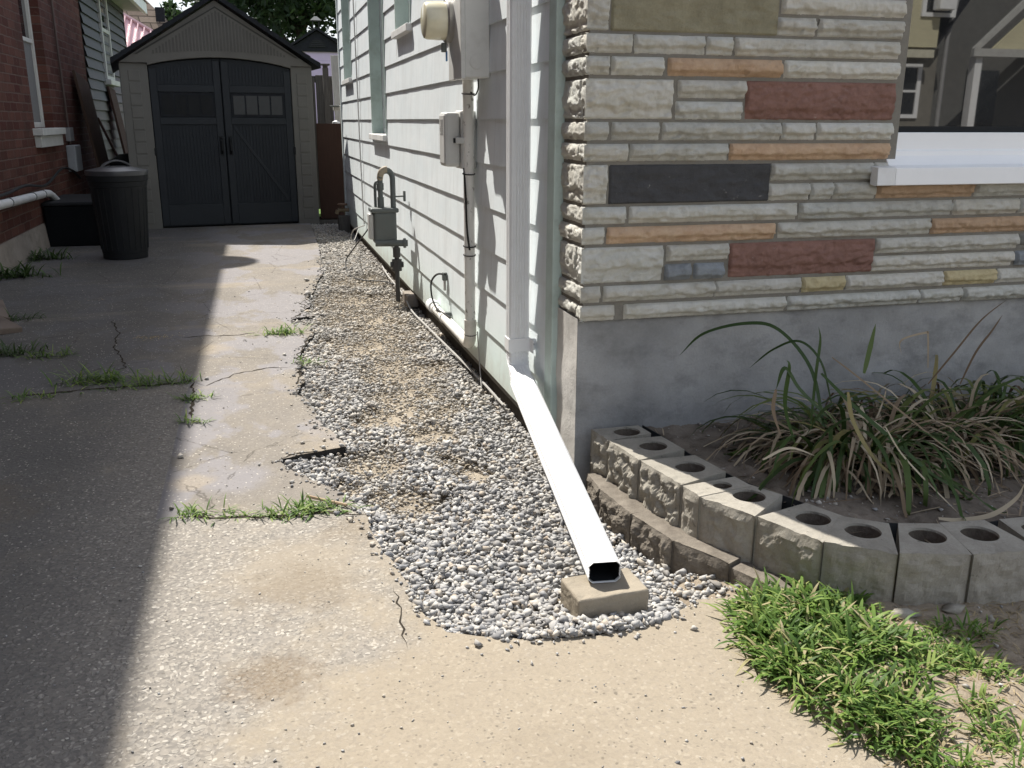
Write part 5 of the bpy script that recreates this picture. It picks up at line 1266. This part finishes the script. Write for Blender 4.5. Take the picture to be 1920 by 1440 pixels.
# leaning boards
def board(name, label, base, top, w, th, mat):
    a = Vector(base); b = Vector(top); d = (b-a).normalized(); s = Vector((0, 1, 0)); s = (s-d*s.dot(d)).normalized(); n = d.cross(s)
    o = MB().sweep([(a, s, n), (b, s, n)], [(-w/2, -th/2), (w/2, -th/2), (w/2, th/2), (-w/2, th/2)]); o.f += [(3, 2, 1, 0), (4, 5, 6, 7)]
    o = o.build(name, mat, None, .004); return P(o, label, 'board')
board('leaning_board', 'wide brown board leaning on the brick wall behind the trash bin', (XW+.26, 11.75, .30), (XW+.05, 11.95, 1.60), .75, .03, BROWNB)
board('leaning_board', 'narrow dark brown board leaning on the grey sided wing by the shed', (XW+.25, 14.2, .2), (XW+.05, 14.3, 1.55), .55, .03, BROWND)
board('leaning_board', 'thin pole-like board leaning behind the trash bin lid', (XW+.40, 12.7, .3), (XW+.03, 13.0, 1.15), .05, .03, BROWND)
tk = thing('storage_tub', 'black rounded tub between the shed and the grey sided wing', 'tub', (-1.45, 12.6, 0)); MB().lathe([(.28, 0), (.33, .45), (.36, .5), (.34, .62), (.2, .72), (0, .74)], (0, 0, 0), 24).build('tub_body', BLACKP, tk, smooth=True)
for i, (px_, py_, sx, sy, lb) in enumerate(((0, 568, .13, .25, 'reddish slab piece lying at the foot of the brick wall, topmost'), (4, 594, .15, .15, 'second reddish slab piece lying under the first at the left edge'))):
    p = gp(px_, py_, .08); o = MB().box(-sx, sx, -sy, sy, -.018, .018).build('slab_piece', concrete('reddish_slab', (.12, .095, .08), (.18, .145, .12), (.09, .075, .06)), None, .006); o.location = (p[0]-.1, p[1], .062-.034*i); o.rotation_euler = (rad(3), rad(19-15*i), rad(18+14*i)); P(o, lb, 'slab')

# ================================================================= BACKGROUND
# brown board closing the gap, fence, post
bd_ = MB().box(.675, .955, 11.00, 11.03, .03, 1.10).build('brown_board', BROWND, None, .004); P(bd_, 'dark brown sheet closing the gap between shed and house', 'board')
bs_ = MB().box(.62, .96, 10.95, 10.99, -.06, .02).build('timber', FENCEW, None, .005); P(bs_, 'grey timber lying under the dark brown sheet', 'timber')
fn = thing('wooden_fence', 'weathered grey board fence behind the shed', 'fence', (.6, 12.6, 0))
for i in range(12):
    x = .16+i*.112-.3; MB().box(x, x+.10, 0, .02, 0, 1.69-.02*(i % 3)).build('fence_board', FENCEW, fn, .003)
MB().box(-.2, 1.1, .02, .06, 1.60, 1.68).build('rail', FENCEW, fn); MB().box(-.2, 1.1, .02, .06, .4, .48).build('rail', FENCEW, fn)
po = thing('fence_post', 'square fence post with a flat cap beside the shed eave', 'post', (.915, 12.45, 0)); MB().box(-.035, .035, -.035, .035, 0, 1.77).build('post_shaft', FENCEW, po, .004); MB().box(-.055, .055, -.055, .055, 1.80, 1.82).box(-.03, .03, -.03, .03, 1.77, 1.80).build('post_cap', FENCEW, po, .003)
lp = MB().sweep([(Vector((.985, 11.45, .7)), Vector((1, 0, 0)), Vector((0, 1, 0))), (Vector((.965, 11.6, 1.87)), Vector((1, 0, 0)), Vector((0, 1, 0)))], [(-.045, -.02), (.045, -.02), (.045, .02), (-.045, .02)]); lp.f += [(3, 2, 1, 0), (4, 5, 6, 7)]
lpo = lp.build('pale_plank', PALEB, None, .004); P(lpo, 'pale peeling plank leaning upright at the far corner of the house', 'plank')
wl = thing('wall_lamp', 'small white floodlight on the pale plank at the far house corner', 'lamp', (.94, 11.3, 1.25)); MB().box(-.04, .04, -.05, .05, -.01, .05).build('lamp_head', PALEB, wl, .008); MB().box(-.08, .02, -.11, -.05, .03, .05).build('lamp_hood', GASGREY, wl, .004)
wa = MB().lathe([(.0, -.045), (.04, -.03), (.05, 0), (.04, .03), (0, .045)], (.92, 11.25, 1.09), 14, 'z').build('white_ornament', WHITEM, None, smooth=True); P(wa, 'small round white fixture on the pale plank above the brown sheet', 'fixture')
# lavender house
K = 30/22
lh = thing('lavender_house', 'lavender sided house with a dark gable roof beyond the fence', 'house', (1.463*K, 30, 0))
hz = H+(2.60-H)*K; az_ = H+(3.03-H)*K; hw = .92
MB().box(-hw+.05, 3.5, 0, 4, -.1, hz).build('wall', LAV, lh)
MB().prism([(-hw, hz), (hw+.1, hz), (0, az_)], -.06, 0, 'y').build('gable', SHINGLE_D, lh)
rfm = MB()
for sx in (-1, 1): rfm.prism([(sx*(hw+.16), hz-.05), (0, az_+.03), (0, az_+.10), (sx*(hw+.18), hz+.01)], -.16, 4.2, 'y')
rfo = rfm.build('roof', SHINGLE_D, lh)
MB().box(hw+.1, 3.6, -.1, 4.2, hz, hz+.12).build('rear_roof', SHINGLE_D, lh)
lv = MB().prism([(.26*cos(pi*i/12), hz+.12+.24*sin(pi*i/12)) for i in range(13)], -.085, -.06, 'y').build('louver_vent', simple('vent_black', (.012, .012, .014), .7), lh)
for i in range(4): MB().box(-.22+.03*i, .22-.03*i, -.10, -.086, hz+.14+.05*i, hz+.155+.05*i).build('louver', simple('louver_grey', (.03, .03, .033), .6), lv)
cz0 = az_+.06; ch = MB()
for x, y in ((-.09, -.0), (.09, 0), (-.09, .18), (.09, .18)): ch.tube([(x, y, az_-.05), (x, y, cz0+.25)], .015, 6)
cho = ch.build('chimney', simple('chimney_dark', (.03, .03, .03), .7), lh)
MB().add([(-.17, -.08, cz0+.24), (.17, -.08, cz0+.24), (.17, .26, cz0+.24), (-.17, .26, cz0+.24), (-.04, .05, cz0+.36), (.04, .05, cz0+.36), (.04, .13, cz0+.36), (-.04, .13, cz0+.36)], [(0, 1, 5, 4), (1, 2, 6, 5), (2, 3, 7, 6), (3, 0, 4, 7), (4, 5, 6, 7), (3, 2, 1, 0)]).build('chimney_cap', simple('cap_grey', (.09, .10, .10), .5), cho)
# red metal roofed building and brown shingled house at the upper left
rb = thing('metal_roof_building', 'building with a ribbed pale red metal roof beyond the sided wing', 'building', (-2.2, 19, 0))
k_ = Mat('red_metal_roof', .35, .5); q = k_.xyz()[0]; k_.col(k_.mix(k_.noise(4, 5), (.58, .36, .38), (.66, .44, .45))); PINK = k_.m
e0 = Vector((-.3, 0, 2.30)); e1 = Vector((1.5, 0, 1.20)); sl = Vector((0, .0, 0))
tp0 = Vector((-.3, 1.6, 3.18)); tp1 = Vector((1.6, 1.6, 2.05))
mr = MB(); nrib = 17
for i in range(nrib):
    a0 = e0.lerp(e1, i/nrib); a1 = e0.lerp(e1, (i+.62)/nrib); a2 = e0.lerp(e1, (i+.74)/nrib); a3 = e0.lerp(e1, (i+.92)/nrib); a4 = e0.lerp(e1, (i+1)/nrib)
    b0 = tp0.lerp(tp1, i/nrib); b1 = tp0.lerp(tp1, (i+.62)/nrib); b2 = tp0.lerp(tp1, (i+.74)/nrib); b3 = tp0.lerp(tp1, (i+.92)/nrib); b4 = tp0.lerp(tp1, (i+1)/nrib); up = Vector((0, -.03, .05))
    mr.add([a0, a1, a2+up, a3+up, a4, b0, b1, b2+up, b3+up, b4], [(0, 1, 6, 5), (1, 2, 7, 6), (2, 3, 8, 7), (3, 4, 9, 8)])
mr.build('metal_roof', PINK, rb); MB().prism([(-.3, 0), (1.45, 0), (1.45, 1.2), (-.3, 2.25)], .05, 1.6, 'y').build('wall', GS2, rb)
MB().tube([tp0+Vector((0, 0, .04)), tp1+Vector((0, 0, .04))], .04, 6).build('ridge_cap', PINK, rb)
bs2 = thing('brown_roof_house', 'house with a brown shingled roof behind the red metal roof', 'house', (-2.2, 24, 0))
MB().add([(-3, 0, 2.6), (1.2, 0, 2.55), (-.15, 1.5, 3.95), (-3, 1.5, 3.95)], [(0, 1, 2, 3)]).add([(1.2, 0, 2.55), (1.2, 4, 2.55), (-.15, 1.5, 3.95)], [(0, 1, 2)]).build('roof', SHINGLE_B, bs2)
MB().box(-3, 1.0, .1, 4, 0, 2.6).build('wall', GS2, bs2); MB().box(.10, .30, .9, 1.1, 3.30, 3.72).build('roof_vent', SHINGLE_D, bs2)
# trees -------------------------------------------------------------------------
def tree(label, x, y, h, crown, n_leaf, lsize, seed, trunk_r=.25, limbs=9):
    rs_ = np.random.RandomState(seed); t_ = thing('tree', label, 'tree', (x, y, 0)); tm = MB(); ends = []
    top = Vector((rs_.normal(0, .3), 0, h*.55)); tm.tube([(0, 0, -.1), (0, 0, h*.2), top*.7, top], [trunk_r, trunk_r*.8, trunk_r*.6, trunk_r*.4], 10)
    for i in range(limbs):
        a = 2*pi*i/limbs+rs_.uniform(-.3, .3); s = Vector((0, 0, h*.18)).lerp(top, rs_.uniform(.25, 1)); e = Vector((crown[0]*.8*cos(a), crown[1]*.8*sin(a), h*rs_.uniform(.45, .95))); mid = s.lerp(e, .5)+Vector((0, 0, h*.04)); r0 = trunk_r*.36
        tm.tube(smooth_path([s, mid, e], 4), [r0*(1-.09*j) for j in range(9)], 7); ends += [mid, e, s.lerp(e, .75)]
        for q in range(3):
            e2 = e.lerp(mid, rs_.rand())+Vector(rs_.normal(0, 1, 3))*crown[0]*.28; tm.tube([mid.lerp(e, rs_.rand()), e2], [r0*.35, r0*.1], 5); ends.append(e2)
    tm.build('trunk', BARK, t_, smooth=True)
    C_ = []
    for _ in range(int(n_leaf/60)):
        if rs_.rand() < .6: c = np.array(ends[rs_.randint(len(ends))])+rs_.normal(0, crown[0]*.10, 3)
        else:
            u = rs_.normal(size=3); u /= np.linalg.norm(u); u *= rs_.rand()**.45; c = np.array([u[0]*crown[0], u[1]*crown[1], crown[2]+u[2]*crown[3]])
        C_.append((c, rs_.uniform(.25, .6)*crown[0]*.22))
    N = n_leaf; ci = rs_.randint(0, len(C_), N); cen = np.array([C_[i][0] for i in ci]); rad_ = np.array([C_[i][1] for i in ci]); p = cen+rs_.normal(0, 1, (N, 3))*rad_[:, None]*np.array([1, 1, .75])
    u = rs_.normal(size=(N, 3)); u /= np.linalg.norm(u, axis=1)[:, None]; w = np.cross(u, rs_.normal(size=(N, 3))); w /= np.linalg.norm(w, axis=1)[:, None]; s = lsize*rs_.uniform(.6, 1.3, N)[:, None]
    V = np.stack([p-u*s, p+w*s*.45, p+u*s, p-w*s*.45], 1).reshape(-1, 3); Fq = np.arange(4*N).reshape(N, 4)
    link('crown', npmesh('crown', V, Fq, {'rnd': np.repeat(np.clip(rs_.rand(N)*.7+.3*(p[:, 2]-crown[2])/crown[3], 0, 1), 4)}), TREEL, t_)
    return t_
tree('large dark leafy tree behind the shed and the lavender house', 1.6, 40, 11, (4.6, 3.5, 6.3, 4.0), 16000, .17, 3)
tree('smaller pale leafy tree showing over the shed roof at the left', -2.2, 44, 6.6, (1.3, 1.3, 4.9, 1.5), 3200, .15, 9, .12, 6)
# ================================================================= ACROSS THE STREET (seen in the window glass)
MIR = 2*YW
def mx_(px_, py_, d=22): p = on(px_, py_, 1, d); return p[0], p[2]
yh = thing('yellow_house', 'yellow sided house across the street with a window air conditioner', 'house', (15.6, MIR-22, 0))
MB().box(-6, 2.0, -6, 0, 3.05, 8).build('upper_wall', YELLOW, yh); MB().box(-6, 2.35, -6, -.35, -.1, 3.05).build('lower_wall', simple('taupe_wall', (.20, .19, .165), .8), yh)
MB().add([(2.0, -6, 3.05), (2.0, 0, 3.05), (2.9, 0, 4.3), (2.9, -6, 4.3)], [(0, 1, 2, 3)]).build('porch_slope', SHINGLE_D, yh)
MB().box(-6, 1.85, 0, .12, 2.78, 2.98).build('porch_fascia', simple('cream_trim', (.55, .53, .42), .7), yh)
for x0, x1, z0, z1 in ((1.5, 2.3, 3.9, 5.2), (.85, 1.75, 1.35, 2.55)):
    w = MB().box(x0-.12, x0, -.0, .06, z0-.1, z1+.1).box(x1, x1+.12, -.0, .06, z0-.1, z1+.1).box(x0, x1, 0, .06, z1, z1+.1).box(x0, x1, 0, .06, z0-.1, z0).box(x0, x1, 0, .05, (z0+z1)/2-.03, (z0+z1)/2+.03).build('window_frame', WHITEM, yh)
    if z0 < 2: w.location = (0, -.35, 0)
    MB().box(x0, x1, .005, .02, z0, z1).build('pane', GLASSD, w)
MB().box(1.68, 2.15, .06, .35, 3.95, 4.35).build('air_conditioner', WHITEM, yh, .02); 
MB().tube([(2.45, -.2, 0), (2.45, -.2, 3.3), (2.75, -.2, 5.0)], .06, 8).build('downpipe', simple('grey_downpipe', (.3, .3, .3), .6), yh)
ph_ = thing('porch_house', 'dark house across the street with a white trimmed porch gable', 'house', (20.3, MIR-22, 0))
MB().box(-1.6, 6, -6, -1.6, -.1, 7).build('wall', simple('dark_cladding', (.13, .13, .125), .8), ph_)
tr = MB(); tr.box(-1.6, 4.6, 0, .12, 2.85, 3.05); tr.prism([(-1.6, 3.05), (-1.4, 3.05), (1.5, 5.55), (1.5, 5.8)], 0, .12, 'y'); tr.prism([(4.6, 3.05), (4.4, 3.05), (1.5, 5.55), (1.5, 5.8)], 0, .12, 'y'); tr.build('porch_trim', simple('greyed_trim', (.42, .42, .40), .7), ph_)
MB().prism([(-.9, 3.06), (3.9, 3.06), (1.5, 5.1)], -.1, -.02, 'y').build('porch_gable', YELLOW, ph_)
for x in (-1.3, 4.2): MB().box(x-.11, x+.11, -.25, 0, 0, 2.85).build('porch_column', WHITEM, ph_, .01)
MB().box(-.3, .8, -1.6, -1.55, .9, 2.6).build('window', GLASSD, ph_); MB().box(2.0, 2.9, -1.6, -1.55, 0, 2.2).build('door', simple('grey_door', (.2, .2, .2), .6), ph_)
MB().box(-1.6, 4.6, -1.6, 0, -.1, .5).build('porch_floor', PARGE_OLD, ph_)
